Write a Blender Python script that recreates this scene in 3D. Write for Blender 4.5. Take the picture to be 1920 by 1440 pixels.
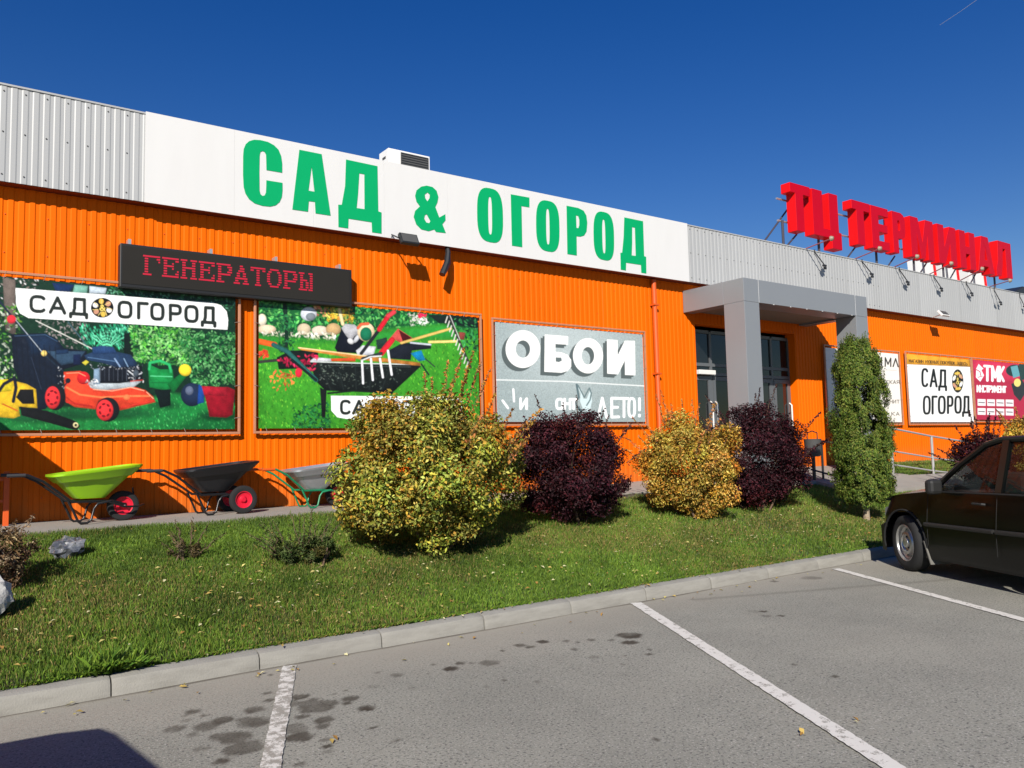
import bpy, math, random
import numpy as np
from mathutils import Vector, Matrix
from mathutils.geometry import tessellate_polygon

# ------------------------------------------------------------------ camera, sky, sun, exposure
SC = bpy.context.scene
for o in list(bpy.data.objects):
    bpy.data.objects.remove(o, do_unlink=True)
EYE = np.array([0.0, 0.0, 1.6])
FPX = 1500.0                                   # focal length in pixels of the 1920 x 1440 photograph
YAW, PITCH, ROLL = (math.radians(a) for a in (35.42, 4.557, -1.339))
_cy, _sy = math.cos(YAW), math.sin(YAW)
FWD = np.array([_sy * math.cos(PITCH), _cy * math.cos(PITCH), math.sin(PITCH)])
_r0 = np.array([_cy, -_sy, 0.0]); _u0 = np.cross(_r0, FWD)
RGT = _r0 * math.cos(ROLL) + _u0 * math.sin(ROLL)
UPV = -_r0 * math.sin(ROLL) + _u0 * math.cos(ROLL)
cam_data = bpy.data.cameras.new("camera"); cam = bpy.data.objects.new("camera", cam_data)
SC.collection.objects.link(cam)
cam_data.sensor_width = 36.0; cam_data.lens = 36.0 * FPX / 1920.0
cam_data.clip_start = 0.05; cam_data.clip_end = 30000.0
cam.matrix_world = Matrix(((RGT[0], UPV[0], -FWD[0], EYE[0]), (RGT[1], UPV[1], -FWD[1], EYE[1]),
                           (RGT[2], UPV[2], -FWD[2], EYE[2]), (0, 0, 0, 1)))
SC.camera = cam

SUN_DIR = Vector((0.91, 1.0, -0.82)).normalized()     # the way the light travels
SUN_EL = math.asin(-SUN_DIR.z)
SUN_AZ = math.atan2(-SUN_DIR.x, -SUN_DIR.y)           # towards the sun, clockwise from +Y
world = bpy.data.worlds.new("World"); SC.world = world; world.use_nodes = True
wn = world.node_tree; wn.nodes.clear()
sky = wn.nodes.new("ShaderNodeTexSky"); sky.sky_type = 'NISHITA'; sky.sun_disc = False
sky.sun_elevation = SUN_EL; sky.sun_rotation = SUN_AZ
sky.altitude = 200.0; sky.air_density = 1.25; sky.dust_density = 0.0; sky.ozone_density = 4.0
hs = wn.nodes.new("ShaderNodeHueSaturation"); hs.inputs["Saturation"].default_value = 1.38; hs.inputs["Value"].default_value = 1.18; hs.inputs["Hue"].default_value = 0.5215
bg = wn.nodes.new("ShaderNodeBackground"); bg.inputs["Strength"].default_value = 0.054
wo = wn.nodes.new("ShaderNodeOutputWorld")
wn.links.new(sky.outputs[0], hs.inputs["Color"]); wn.links.new(hs.outputs[0], bg.inputs[0]); wn.links.new(bg.outputs[0], wo.inputs[0])
sun_data = bpy.data.lights.new("sun", 'SUN'); sun_data.energy = 5.0; sun_data.angle = math.radians(0.53)
sun_data.color = (1.0, 0.94, 0.85)
sun = bpy.data.objects.new("sun", sun_data); SC.collection.objects.link(sun)
sun.rotation_euler = SUN_DIR.to_track_quat('-Z', 'Y').to_euler(); sun.location = (-20, -20, 30)
SC.view_settings.view_transform = 'Standard'; SC.view_settings.look = 'None'
SC.view_settings.exposure = 0.36; SC.view_settings.gamma = 1.0; SC.view_settings.use_curve_mapping = False
SC.render.engine = 'CYCLES'
SC.cycles.max_bounces = 6; SC.cycles.diffuse_bounces = 1; SC.cycles.transparent_max_bounces = 12

# ------------------------------------------------------------------ helpers
rng = np.random.default_rng(7)
random.seed(7)
COL = SC.collection
H_CAR = None

def ray(px, py):
    return FWD * FPX + RGT * (px - 960.0) - UPV * (py - 720.0)
def at(px, py, Y):
    """point of the wall-parallel plane Y seen at a pixel of the photograph"""
    d = ray(px, py); return EYE + d * (Y / d[1])
def on_z(px, py, Z):
    d = ray(px, py); return EYE + d * ((Z - EYE[2]) / d[2])
def project(P):
    d = np.asarray(P, float) - EYE; z = d @ FWD
    return 960 + FPX * (d @ RGT) / z, 720 - FPX * (d @ UPV) / z

def srgb(r, g, b):
    f = lambda c: (c / 255 / 12.92) if c / 255 <= 0.04045 else ((c / 255 + 0.055) / 1.055) ** 2.4
    return (f(r), f(g), f(b))

class MB:
    """collects geometry for one mesh"""
    def __init__(s): s.v = []; s.f = []; s.m = []; s.mi = 0; s.M = None
    def add(s, vs, fs):
        n = len(s.v)
        if s.M is not None: vs = [tuple(s.M @ Vector(p)) for p in vs]
        s.v.extend([tuple(map(float, p)) for p in vs])
        s.f.extend([tuple(i + n for i in f) for f in fs]); s.m.extend([s.mi] * len(fs)); return s
    def box(s, x0, y0, z0, x1, y1, z1):
        return s.add([(x0,y0,z0),(x1,y0,z0),(x1,y1,z0),(x0,y1,z0),(x0,y0,z1),(x1,y0,z1),(x1,y1,z1),(x0,y1,z1)],
                     [(0,3,2,1),(4,5,6,7),(0,1,5,4),(1,2,6,5),(2,3,7,6),(3,0,4,7)])
    def tube(s, pts, r, seg=8, closed=False, r2=None):
        P = [Vector(p) for p in pts]; n = len(P); vs = []; prev = None
        for i, p in enumerate(P):
            a = P[i - 1] if (i > 0 or closed) else P[i]; b = P[(i + 1) % n] if (i < n - 1 or closed) else P[i]
            t = (b - a)
            if t.length < 1e-9: t = Vector((0, 0, 1))
            t.normalize()
            if prev is None:
                up = Vector((0, 0, 1)) if abs(t.z) < 0.9 else Vector((1, 0, 0))
                x = t.cross(up).normalized()
            else:
                x = (prev - t * prev.dot(t)).normalized()
            prev = x; y = t.cross(x)
            rr = r if r2 is None else r + (r2 - r) * i / max(1, n - 1)
            for k in range(seg):
                a_ = 2 * math.pi * k / seg
                vs.append(p + x * (rr * math.cos(a_)) + y * (rr * math.sin(a_)))
        fs = []
        for i in range(n if closed else n - 1):
            j = (i + 1) % n
            for k in range(seg):
                l = (k + 1) % seg
                fs.append((i * seg + k, i * seg + l, j * seg + l, j * seg + k))
        if not closed:
            fs.append(tuple(range(seg - 1, -1, -1))); fs.append(tuple((n - 1) * seg + k for k in range(seg)))
        return s.add(vs, fs)
    def lathe(s, prof, c, axis='y', seg=28, cap=False):
        """prof: (radius, offset along the axis)"""
        vs = []; fs = []
        for r, o in prof:
            for k in range(seg):
                a = 2 * math.pi * k / seg; u, w = r * math.cos(a), r * math.sin(a)
                p = {'y': (u, o, w), 'z': (u, w, o), 'x': (o, u, w)}[axis]
                vs.append((c[0] + p[0], c[1] + p[1], c[2] + p[2]))
        for i in range(len(prof) - 1):
            for k in range(seg):
                l = (k + 1) % seg
                fs.append((i * seg + k, i * seg + l, (i + 1) * seg + l, (i + 1) * seg + k))
        if cap:
            fs.append(tuple(range(seg))); fs.append(tuple((len(prof) - 1) * seg + k for k in range(seg)))
        return s.add(vs, fs)
    def prism(s, rings, y0, y1):
        """rings: outline and holes as (x, z) lists; solid between the planes y0 (front) and y1"""
        polys = [[Vector((p[0], p[1], 0)) for p in R] for R in rings]
        flat = [p for R in rings for p in R]; tris = tessellate_polygon(polys); n = len(flat)
        vs = [(p[0], y0, p[1]) for p in flat] + [(p[0], y1, p[1]) for p in flat]; fs = []
        for a, b, c in tris:
            A, B, Cc = flat[a], flat[b], flat[c]
            cr = (B[0]-A[0])*(Cc[1]-A[1]) - (B[1]-A[1])*(Cc[0]-A[0])
            if cr < 0: b, c = c, b
            fs.append((a, b, c)); fs.append((a + n, c + n, b + n))
        o = 0
        for i, R in enumerate(rings):
            k = len(R); area = sum(R[j][0]*R[(j+1)%k][1] - R[(j+1)%k][0]*R[j][1] for j in range(k))
            ccw = (area > 0) == (i == 0)
            for j in range(k):
                a, b = o + j, o + (j + 1) % k
                fs.append((b, a, a + n, b + n) if ccw else (a, b, b + n, a + n))
            o += k
        return s.add(vs, fs)
    def grid(s, P):
        """P[i][j] points -> quads"""
        ni, nj = len(P), len(P[0])
        vs = [p for row in P for p in row]
        return s.add(vs, [(i*nj+j, i*nj+j+1, (i+1)*nj+j+1, (i+1)*nj+j) for i in range(ni-1) for j in range(nj-1)])

def obj(name, mb, mats=None, parent=None, smooth=None, bevel=0.0, world_space=False, weld=False):
    me = bpy.data.meshes.new(name); me.from_pydata(mb.v, [], mb.f)
    if weld:
        import bmesh
        bm = bmesh.new(); bm.from_mesh(me); bmesh.ops.remove_doubles(bm, verts=bm.verts, dist=.002); bm.to_mesh(me); bm.free()
    mats = mats if isinstance(mats, (list, tuple)) else ([mats] if mats else [])
    for m in mats: me.materials.append(m)
    if len(mats) > 1: me.polygons.foreach_set("material_index", mb.m)
    if smooth is not None:
        me.polygons.foreach_set("use_smooth", [True] * len(me.polygons))
        me.set_sharp_from_angle(angle=math.radians(smooth))
    me.update()
    o = bpy.data.objects.new(name, me); COL.objects.link(o)
    if parent is not None:
        o.parent = parent
        if world_space: o.matrix_parent_inverse = parent_matrix(parent).inverted()
    if bevel:
        b = o.modifiers.new("bevel", 'BEVEL'); b.width = bevel; b.segments = 2; b.limit_method = 'ANGLE'; b.angle_limit = math.radians(40)
    return o

def parent_matrix(o):
    m = Matrix.LocRotScale(o.location, o.rotation_euler, o.scale)
    return (parent_matrix(o.parent) @ o.matrix_parent_inverse @ m) if o.parent else m

def raw_mesh(name, V, F, mat, parent=None, cols=None, world_space=True):
    """V (n,3), F (m,k) arrays; cols (n,3) linear colours"""
    me = bpy.data.meshes.new(name); V = np.asarray(V, np.float32); F = np.asarray(F, np.int32); k = F.shape[1]
    me.vertices.add(len(V)); me.vertices.foreach_set("co", V.ravel())
    me.loops.add(F.size); me.loops.foreach_set("vertex_index", F.ravel())
    me.polygons.add(len(F)); me.polygons.foreach_set("loop_start", np.arange(0, F.size, k, dtype=np.int32))
    if cols is not None:
        a = me.attributes.new("col", 'FLOAT_COLOR', 'POINT')
        a.data.foreach_set("color", np.concatenate([cols, np.ones((len(V), 1))], 1).astype(np.float32).ravel())
    me.materials.append(mat); me.update(calc_edges=True); me.validate()
    o = bpy.data.objects.new(name, me); COL.objects.link(o)
    if parent is not None:
        o.parent = parent
        if world_space: o.matrix_parent_inverse = parent_matrix(parent).inverted()
    return o

def tag(o, label=None, cat=None, group=None, kind=None):
    if label: o["label"] = label
    if cat: o["category"] = cat
    if group: o["group"] = group
    if kind: o["kind"] = kind
    return o
def thing(name, loc, label=None, cat=None, group=None, kind=None, rz=0.0):
    o = bpy.data.objects.new(name, None); COL.objects.link(o); o.location = loc; o.rotation_euler = (0, 0, rz)
    o.empty_display_size = 0.2
    return tag(o, label, cat, group, kind)
def copy_tree(o, parent=None):
    c = o.copy(); COL.objects.link(c)
    if parent is not None: c.parent = parent
    for ch in list(o.children): copy_tree(ch, c)
    return c

# ------------------------------------------------------------------ materials (all node based)
def mat(name, col, rough=0.6, metal=0.0, var=0.08, scale=6.0, bump=0.0, bscale=60.0, spec=0.5, dirt_glint=0.0, dirt_glint_col=(0.12, 0.10, 0.08), coat=0.0, stretch=None):
    m = bpy.data.materials.new(name); m.use_nodes = True; nt = m.node_tree; N = nt.nodes; L = nt.links
    b = N["Principled BSDF"]; b.inputs["Roughness"].default_value = rough; b.inputs["Metallic"].default_value = metal
    b.inputs["Specular IOR Level"].default_value = spec; b.inputs["Coat Weight"].default_value = coat
    tc = N.new("ShaderNodeTexCoord"); src = tc.outputs["Object"]
    if stretch:
        mp = N.new("ShaderNodeMapping"); mp.inputs["Scale"].default_value = stretch; L.new(src, mp.inputs[0]); src = mp.outputs[0]
    nz = N.new("ShaderNodeTexNoise"); nz.inputs["Scale"].default_value = scale; nz.inputs["Detail"].default_value = 5; L.new(src, nz.inputs["Vector"])
    mx = N.new("ShaderNodeMix"); mx.data_type = 'RGBA'
    mx.inputs["A"].default_value = tuple(max(0, c * (1 - var)) for c in col) + (1,)
    mx.inputs["B"].default_value = tuple(min(1, c * (1 + var)) for c in col) + (1,)
    L.new(nz.outputs["Fac"], mx.inputs["Factor"]); out = mx.outputs["Result"]
    if dirt_glint:
        n2 = N.new("ShaderNodeTexNoise"); n2.inputs["Scale"].default_value = scale * 0.6; n2.inputs["Detail"].default_value = 8; n2.inputs["Roughness"].default_value = 0.7
        L.new(src, n2.inputs["Vector"])
        rp = N.new("ShaderNodeMapRange"); rp.inputs["From Min"].default_value = 0.45; rp.inputs["From Max"].default_value = 0.8; rp.inputs["To Max"].default_value = dirt_glint
        L.new(n2.outputs["Fac"], rp.inputs["Value"])
        m2 = N.new("ShaderNodeMix"); m2.data_type = 'RGBA'; m2.inputs["B"].default_value = dirt_glint_col + (1,)
        L.new(out, m2.inputs["A"]); L.new(rp.outputs[0], m2.inputs["Factor"]); out = m2.outputs["Result"]
    L.new(out, b.inputs["Base Color"])
    if bump:
        n3 = N.new("ShaderNodeTexNoise"); n3.inputs["Scale"].default_value = bscale; n3.inputs["Detail"].default_value = 4; L.new(tc.outputs["Object"], n3.inputs["Vector"])
        bp = N.new("ShaderNodeBump"); bp.inputs["Strength"].default_value = bump; bp.inputs["Distance"].default_value = 0.01
        L.new(n3.outputs["Fac"], bp.inputs["Height"]); L.new(bp.outputs[0], b.inputs["Normal"])
    return m

def attr_mat(name, rough=0.6, transl=0.0, spec=0.4):
    m = bpy.data.materials.new(name); m.use_nodes = True; nt = m.node_tree; N = nt.nodes; L = nt.links
    b = N["Principled BSDF"]; b.inputs["Roughness"].default_value = rough; b.inputs["Specular IOR Level"].default_value = spec
    at_ = N.new("ShaderNodeAttribute"); at_.attribute_name = "col"; L.new(at_.outputs["Color"], b.inputs["Base Color"])
    if transl:
        t = N.new("ShaderNodeBsdfTranslucent"); L.new(at_.outputs["Color"], t.inputs["Color"])
        mx = N.new("ShaderNodeMixShader"); mx.inputs[0].default_value = transl
        L.new(b.outputs[0], mx.inputs[1]); L.new(t.outputs[0], mx.inputs[2]); L.new(mx.outputs[0], N["Material Output"].inputs[0])
    return m

def glass_mat(name, tint, opacity, rough=0.02):
    m = bpy.data.materials.new(name); m.use_nodes = True; nt = m.node_tree; N = nt.nodes; L = nt.links
    b = N["Principled BSDF"]; b.inputs["Base Color"].default_value = tint + (1,); b.inputs["Roughness"].default_value = rough
    b.inputs["Specular IOR Level"].default_value = 0.8
    t = N.new("ShaderNodeBsdfTransparent"); t.inputs[0].default_value = (0.62, 0.68, 0.66, 1)
    nz = N.new("ShaderNodeTexNoise"); nz.inputs["Scale"].default_value = 3
    mr = N.new("ShaderNodeMapRange"); mr.inputs["To Min"].default_value = opacity - 0.04; mr.inputs["To Max"].default_value = opacity + 0.04
    L.new(nz.outputs["Fac"], mr.inputs["Value"])
    mx = N.new("ShaderNodeMixShader"); L.new(mr.outputs[0], mx.inputs[0]); L.new(t.outputs[0], mx.inputs[1]); L.new(b.outputs[0], mx.inputs[2])
    L.new(mx.outputs[0], N["Material Output"].inputs[0]); return m

def emit_mat(name, col, strength):
    m = bpy.data.materials.new(name); m.use_nodes = True; b = m.node_tree.nodes["Principled BSDF"]
    b.inputs["Base Color"].default_value = tuple(c * 0.5 for c in col) + (1,); b.inputs["Emission Color"].default_value = col + (1,); b.inputs["Emission Strength"].default_value = strength
    return m

M = {}
M['orange'] = mat("orange_sheet", (0.80, 0.130, 0.001), 0.55, spec=0.08, var=0.05, scale=1.2, dirt_glint=0.10, dirt_glint_col=(0.45, 0.08, 0.01), stretch=(1.5, 1, 0.35))
M['orange_dark'] = mat("orange_paint", (0.62, 0.085, 0.006), 0.5, var=0.08, scale=5)
def splash(m):
    """mud splashed up the foot of the wall, and thin rain streaks"""
    nt = m.node_tree; N = nt.nodes; L = nt.links; b = N["Principled BSDF"]; old = b.inputs["Base Color"].links[0].from_socket
    tc = N.new("ShaderNodeTexCoord"); sx = N.new("ShaderNodeSeparateXYZ"); L.new(tc.outputs["Object"], sx.inputs[0])
    n = N.new("ShaderNodeTexNoise"); n.inputs["Scale"].default_value = 7; n.inputs["Detail"].default_value = 7; L.new(tc.outputs["Object"], n.inputs["Vector"])
    r = N.new("ShaderNodeMapRange"); r.inputs["From Min"].default_value = 1.45; r.inputs["From Max"].default_value = 0.85; L.new(sx.outputs["Z"], r.inputs["Value"])
    mu = N.new("ShaderNodeMath"); mu.operation = 'MULTIPLY'; L.new(r.outputs[0], mu.inputs[0]); L.new(n.outputs["Fac"], mu.inputs[1])
    mx = N.new("ShaderNodeMix"); mx.data_type = 'RGBA'; mx.inputs["B"].default_value = (0.34, 0.13, 0.035, 1); L.new(old, mx.inputs["A"]); L.new(mu.outputs[0], mx.inputs["Factor"]); L.new(mx.outputs["Result"], b.inputs["Base Color"])
splash(M['orange'])
def per_sheet(m, amt):
    """every sheet came from its own coil: small tone steps from sheet to sheet"""
    nt = m.node_tree; N = nt.nodes; L = nt.links; b = N["Principled BSDF"]; old = b.inputs["Base Color"].links[0].from_socket
    oi = N.new("ShaderNodeObjectInfo"); r = N.new("ShaderNodeMapRange"); r.inputs["To Min"].default_value = 1 - amt; r.inputs["To Max"].default_value = 1 + amt; L.new(oi.outputs["Random"], r.inputs["Value"])
    h = N.new("ShaderNodeHueSaturation"); L.new(old, h.inputs["Color"]); L.new(r.outputs[0], h.inputs["Value"]); L.new(h.outputs[0], b.inputs["Base Color"])
per_sheet(M['orange'], .055)
M['grey_sheet'] = mat("galvanised_sheet", (0.40, 0.405, 0.40), 0.5, metal=0.05, var=0.06, scale=1.5, dirt_glint=0.12, dirt_glint_col=(0.30, 0.30, 0.29), stretch=(2, 1, 0.3))
per_sheet(M['grey_sheet'], .04)
M['white_panel'] = mat("white_panel", (0.66, 0.655, 0.64), 0.55, spec=0.25, var=0.025, scale=2.5, dirt_glint=0.13, dirt_glint_col=(0.52, 0.50, 0.47), stretch=(2.2, 1, 0.45))
M['green_film'] = mat("green_film", (0.001, 0.345, 0.118), 0.6, spec=0.12, var=0.04, scale=4)
M['portal'] = mat("grey_composite", (0.26, 0.275, 0.29), 0.42, metal=0.25, var=0.03, scale=2)
M['concrete'] = mat("concrete", (0.30, 0.275, 0.24), 0.9, var=0.12, scale=3, bump=0.35, bscale=120, dirt_glint=0.4, dirt_glint_col=(0.22, 0.20, 0.17))
M['kerb'] = mat("kerb_concrete", (0.265, 0.255, 0.225), 0.9, var=0.18, scale=7, bump=0.35, bscale=90, dirt_glint=0.6, dirt_glint_col=(0.13, 0.12, 0.10), stretch=(0.6, 1, 3.0))
M['soil'] = mat("soil", (0.075, 0.062, 0.040), 0.95, var=0.3, scale=12, bump=0.6, bscale=40)
M['black_metal'] = mat("black_metal", (0.018, 0.019, 0.021), 0.4, var=0.15, scale=20)
M['led_case'] = mat("led_case", (0.012, 0.012, 0.012), 0.5, var=0.1)
M['led_face'] = mat("led_face", (0.020, 0.0185, 0.016), 0.8, spec=0.2, var=0.12, scale=2)
M['led_red'] = emit_mat("led_red", (0.55, 0.008, 0.035), 0.48)
M['frame_tube'] = mat("frame_tube", (0.50, 0.22, 0.12), 0.4, metal=0.1, var=0.15, scale=8)
M['lace'] = mat("lace", (0.30, 0.24, 0.20), 0.8, var=0.1)
M['red_face'] = mat("red_acrylic_face", (0.46, 0.001, 0.012), 0.4, spec=0.15, var=0.08, scale=1.5)
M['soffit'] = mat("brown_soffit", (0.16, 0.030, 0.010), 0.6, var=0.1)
M['red_letter'] = mat("red_acrylic", (0.74, 0.006, 0.008), 0.4, spec=0.2, var=0.05, scale=2)
M['steel'] = mat("galvanised_steel", (0.50, 0.50, 0.50), 0.4, metal=0.6, var=0.12, scale=15)
M['strut'] = mat("strut_paint", (0.05, 0.045, 0.06), 0.5, var=0.15, scale=15)
M['rail'] = mat("rail_paint", (0.50, 0.49, 0.47), 0.35, metal=0.4, var=0.1, scale=12)
M['rust_red'] = mat("red_oxide_rod", (0.33, 0.09, 0.10), 0.6, var=0.15, scale=20)
M['white_paint'] = mat("white_paint", (0.76, 0.75, 0.72), 0.45, var=0.04, scale=5, dirt_glint=0.12, dirt_glint_col=(0.5, 0.48, 0.44))
M['dark_grille'] = mat("dark_grille", (0.07, 0.07, 0.068), 0.6, var=0.1, scale=9)
M['frame_grey'] = mat("door_frame_grey", (0.13, 0.14, 0.15), 0.4, metal=0.2, var=0.06)
M['dark_glass'] = glass_mat("dark_glass", (0.010, 0.012, 0.014), 0.93)
M['interior'] = mat("dim_interior", (0.10, 0.09, 0.08), 0.9, var=0.3, scale=2)
M['ceiling'] = mat("porch_ceiling", (0.22, 0.17, 0.13), 0.7, var=0.08, scale=3)
M['tub_green'] = mat("lime_plastic", (0.27, 0.52, 0.012), 0.32, var=0.05, scale=6)
M['tub_black'] = mat("black_plastic", (0.010, 0.011, 0.014), 0.42, var=0.12, scale=8)
M['tub_zinc'] = mat("zinc_tub", (0.42, 0.44, 0.46), 0.35, metal=0.6, var=0.15, scale=10)
M['rubber'] = mat("rubber", (0.012, 0.012, 0.0125), 0.85, var=0.2, scale=25)
M['grip'] = mat("grip", (0.03, 0.03, 0.032), 0.6, var=0.1)
M['rim_red'] = mat("red_rim", (0.62, 0.012, 0.035), 0.35, var=0.06)
M['tube_green'] = mat("green_tube", (0.010, 0.20, 0.085), 0.38, var=0.1)
M['tube_black'] = mat("black_tube", (0.018, 0.018, 0.020), 0.3, metal=0.3, var=0.1)
M['bark'] = mat("bark", (0.30, 0.235, 0.165), 0.9, var=0.3, scale=25, bump=0.6, bscale=60)
M['twig'] = mat("twig", (0.12, 0.075, 0.045), 0.85, var=0.3, scale=30)
M['rock'] = mat("pale_rock", (0.50, 0.49, 0.46), 0.9, var=0.25, scale=18, bump=0.8, bscale=40, dirt_glint=0.6, dirt_glint_col=(0.2, 0.19, 0.17))
M['leaf'] = attr_mat("leaf", 0.6, 0.22, 0.22)
M['grass'] = attr_mat("grass_blade", 0.55, 0.25)
M['print'] = attr_mat("banner_print", 0.42, 0.0, 0.35)
M['car_paint'] = mat("dark_car_paint", (0.0022, 0.0025, 0.0022), 0.30, metal=0.0, var=0.1, scale=3, spec=0.28, coat=0.12, dirt_glint=0.15, dirt_glint_col=(0.011, 0.011, 0.0105))
M['car_silver'] = mat("silver_car_paint", (0.42, 0.43, 0.44), 0.25, metal=0.6, var=0.05, coat=0.5)
M['car_plastic'] = mat("car_trim_plastic", (0.014, 0.014, 0.0135), 0.6, var=0.15, scale=12)
M['car_glass_dark'] = glass_mat("tinted_car_glass", (0.01, 0.012, 0.012), 0.94)
M['car_glass'] = glass_mat("car_glass", (0.015, 0.018, 0.018), 0.30)
M['flap'] = mat("dusty_flap", (0.13, 0.125, 0.11), 0.8, var=0.2, scale=12)
M['car_dark'] = mat("car_underside", (0.010, 0.010, 0.010), 0.9, var=0.2)
M['seat'] = mat("seat_fabric", (0.035, 0.034, 0.034), 0.9, var=0.2, scale=12)
M['wheel_silver'] = mat("wheel_silver", (0.46, 0.46, 0.45), 0.35, metal=0.75, var=0.1, scale=20, dirt_glint=0.3, dirt_glint_col=(0.2, 0.17, 0.14))
M['lamp_glass'] = mat("lamp_glass", (0.55, 0.56, 0.56), 0.1, metal=0.5, var=0.1)
M['lamp_bowl'] = mat("lamp_bowl", (0.26, 0.21, 0.15), 0.5, var=0.1)
M['plastic_bag'] = mat("clear_bag", (0.055, 0.06, 0.07), 0.22, var=0.6, scale=14, spec=0.9, dirt_glint=0.9, dirt_glint_col=(0.5, 0.51, 0.52))  # pale patches are white glints painted into the bag's colour
M['contrail'] = mat("contrail_ice", (0.25, 0.27, 0.32), 1.0, var=0.05, scale=0.002)
# ------------------------------------------------------------------ the setting
YW, YF = 11.45, 11.25                  # wall face and fascia face
X_L, X_R = -6.0, 48.0
FT, FB = 6.165, 4.965                  # fascia top and bottom
KERB_Y = 6.07
LK = 0.181                             # slope of the lawn
def lawn_z(X, Y):
    return 0.135 + np.maximum(0, np.asarray(Y) - 6.25) * LK
def walk_z(X, Y):
    X = np.asarray(X, float)
    return 0.80 + 0.03 * np.clip((np.asarray(Y) - 9.9) / 1.5, 0, 1) + 0.20 * np.clip((X - 9) / 7, 0, 1) * np.clip((np.asarray(Y) - 9.9) / 1.5, 0, 1)

def asphalt_material():
    m = bpy.data.materials.new("asphalt"); m.use_nodes = True; nt = m.node_tree; N = nt.nodes; L = nt.links
    b = N["Principled BSDF"]; b.inputs["Roughness"].default_value = 0.88; b.inputs["Specular IOR Level"].default_value = 0.3
    tc = N.new("ShaderNodeTexCoord")
    def noise(scale, det=4, rough=0.5):
        n = N.new("ShaderNodeTexNoise"); n.inputs["Scale"].default_value = scale; n.inputs["Detail"].default_value = det; n.inputs["Roughness"].default_value = rough
        L.new(tc.outputs["Object"], n.inputs["Vector"]); return n.outputs["Fac"]
    def mix(a, bb, f, mode='MIX'):
        x = N.new("ShaderNodeMix"); x.data_type = 'RGBA'; x.blend_type = mode
        for key, val in (("A", a), ("B", bb), ("Factor", f)):
            if isinstance(val, (tuple, float)): x.inputs[key].default_value = val
            else: L.new(val, x.inputs[key])
        return x.outputs["Result"]
    def rng_(v, a, c, lo=0.0, hi=1.0):
        r = N.new("ShaderNodeMapRange"); r.inputs["From Min"].default_value = a; r.inputs["From Max"].default_value = c
        r.inputs["To Min"].default_value = lo; r.inputs["To Max"].default_value = hi; L.new(v, r.inputs["Value"]); return r.outputs[0]
    c = mix((0.232, 0.228, 0.194, 1), (0.300, 0.293, 0.248, 1), rng_(noise(0.8, 8, 0.68), 0.34, 0.66))
    c = mix(c, (0.09, 0.088, 0.082, 1), rng_(noise(60, 3), 0.53, 0.68, 0, 1.0))
    c = mix(c, (0.42, 0.40, 0.36, 1), rng_(noise(85, 3), 0.57, 0.69, 0, 1.0))
    a1 = N.new("ShaderNodeAttribute"); a1.attribute_name = "col"
    sp = N.new("ShaderNodeSeparateColor"); L.new(a1.outputs["Color"], sp.inputs[0])
    c = mix(c, (0.335, 0.305, 0.25, 1), sp.outputs[1])
    c = mix(c, (0.040, 0.031, 0.021, 1), sp.outputs[0])
    L.new(c, b.inputs["Base Color"])
    bp = N.new("ShaderNodeBump"); bp.inputs["Strength"].default_value = 0.55; bp.inputs["Distance"].default_value = 0.006
    L.new(noise(150, 3), bp.inputs["Height"]); L.new(bp.outputs[0], b.inputs["Normal"])
    return m
M['asphalt'] = asphalt_material()

def soft_noise(X, Y, s, seed):
    """cheap smooth noise on arrays"""
    r = np.random.default_rng(seed); out = np.zeros_like(X)
    for k in range(5):
        a = r.uniform(0, 2 * np.pi, 4); f = s * 1.9 ** k
        for q in a:
            out += np.sin((X * np.cos(q) + Y * np.sin(q)) * f + r.uniform(0, 6.28)) / 1.7 ** k
    return out / 6.0

# parking lot: fine sheet with oil spots near the camera, big sheet to the horizon
g0 = MB(); g0.box(-900, -900, -0.30, 900, 900, -0.012)
tag(obj("ground", g0, M['asphalt']), kind="structure")
STAINS = []
def st(view, lst):
    s, ox, oy = view
    for q in lst:
        x, y, rx = q[:3]; k = q[3] if len(q) > 3 else 0.8
        P = on_z(ox + x * s, oy + y * s, 0); d = (P - EYE) @ FWD
        STAINS.append((P[0], P[1], rx * s * d / FPX, k))
st((1/3.2, 400, 1100), [(520,660,42,.9),(430,715,70,.55),(600,725,120,.75),(690,700,60,.75),(560,745,70,.7),(250,810,105,.75),(190,800,60,.6),(60,800,55,.8),(250,738,60,.65),(225,750,30,.8),
    (90,910,110,.75),(20,900,60,.7),(170,970,115,.7),(250,965,60,.7),(55,1045,50,.85),(410,860,60,.6),(530,780,55,.75),(660,800,62,.8),(655,835,45,.7),(520,905,68,.85),(680,915,34,.7),
    (685,958,35,.9),(685,988,26,.4),(915,730,45,1),(960,845,35,1),(1090,920,19,.9),(825,670,55,.8),(800,700,30,.85),(720,645,20,.6),(795,622,14,.9),(605,675,25,.7),(1420,493,46,.95),
    (1480,458,30,.8),(1550,458,22,.6),(1650,455,52,.6),(1735,383,18,1),(1840,350,36,.8),(1900,360,25,.8),(1100,530,42,.6),(1575,540,16,.8),(1750,560,20,.7),(990,512,22,.5),(325,640,22,.7),(330,682,30,.85),
    (320,608,12,.7),(410,1060,20,.8),(520,1060,40,.75),(880,1075,11,.9),(1310,468,18,.7),(1640,600,22,.4),(1200,605,30,.3),(960,600,40,.25),(490,830,50,.6),(500,855,55,.6),(590,700,30,.6),(345,530,18,.8),(1280,520,14,.6)])
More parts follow.
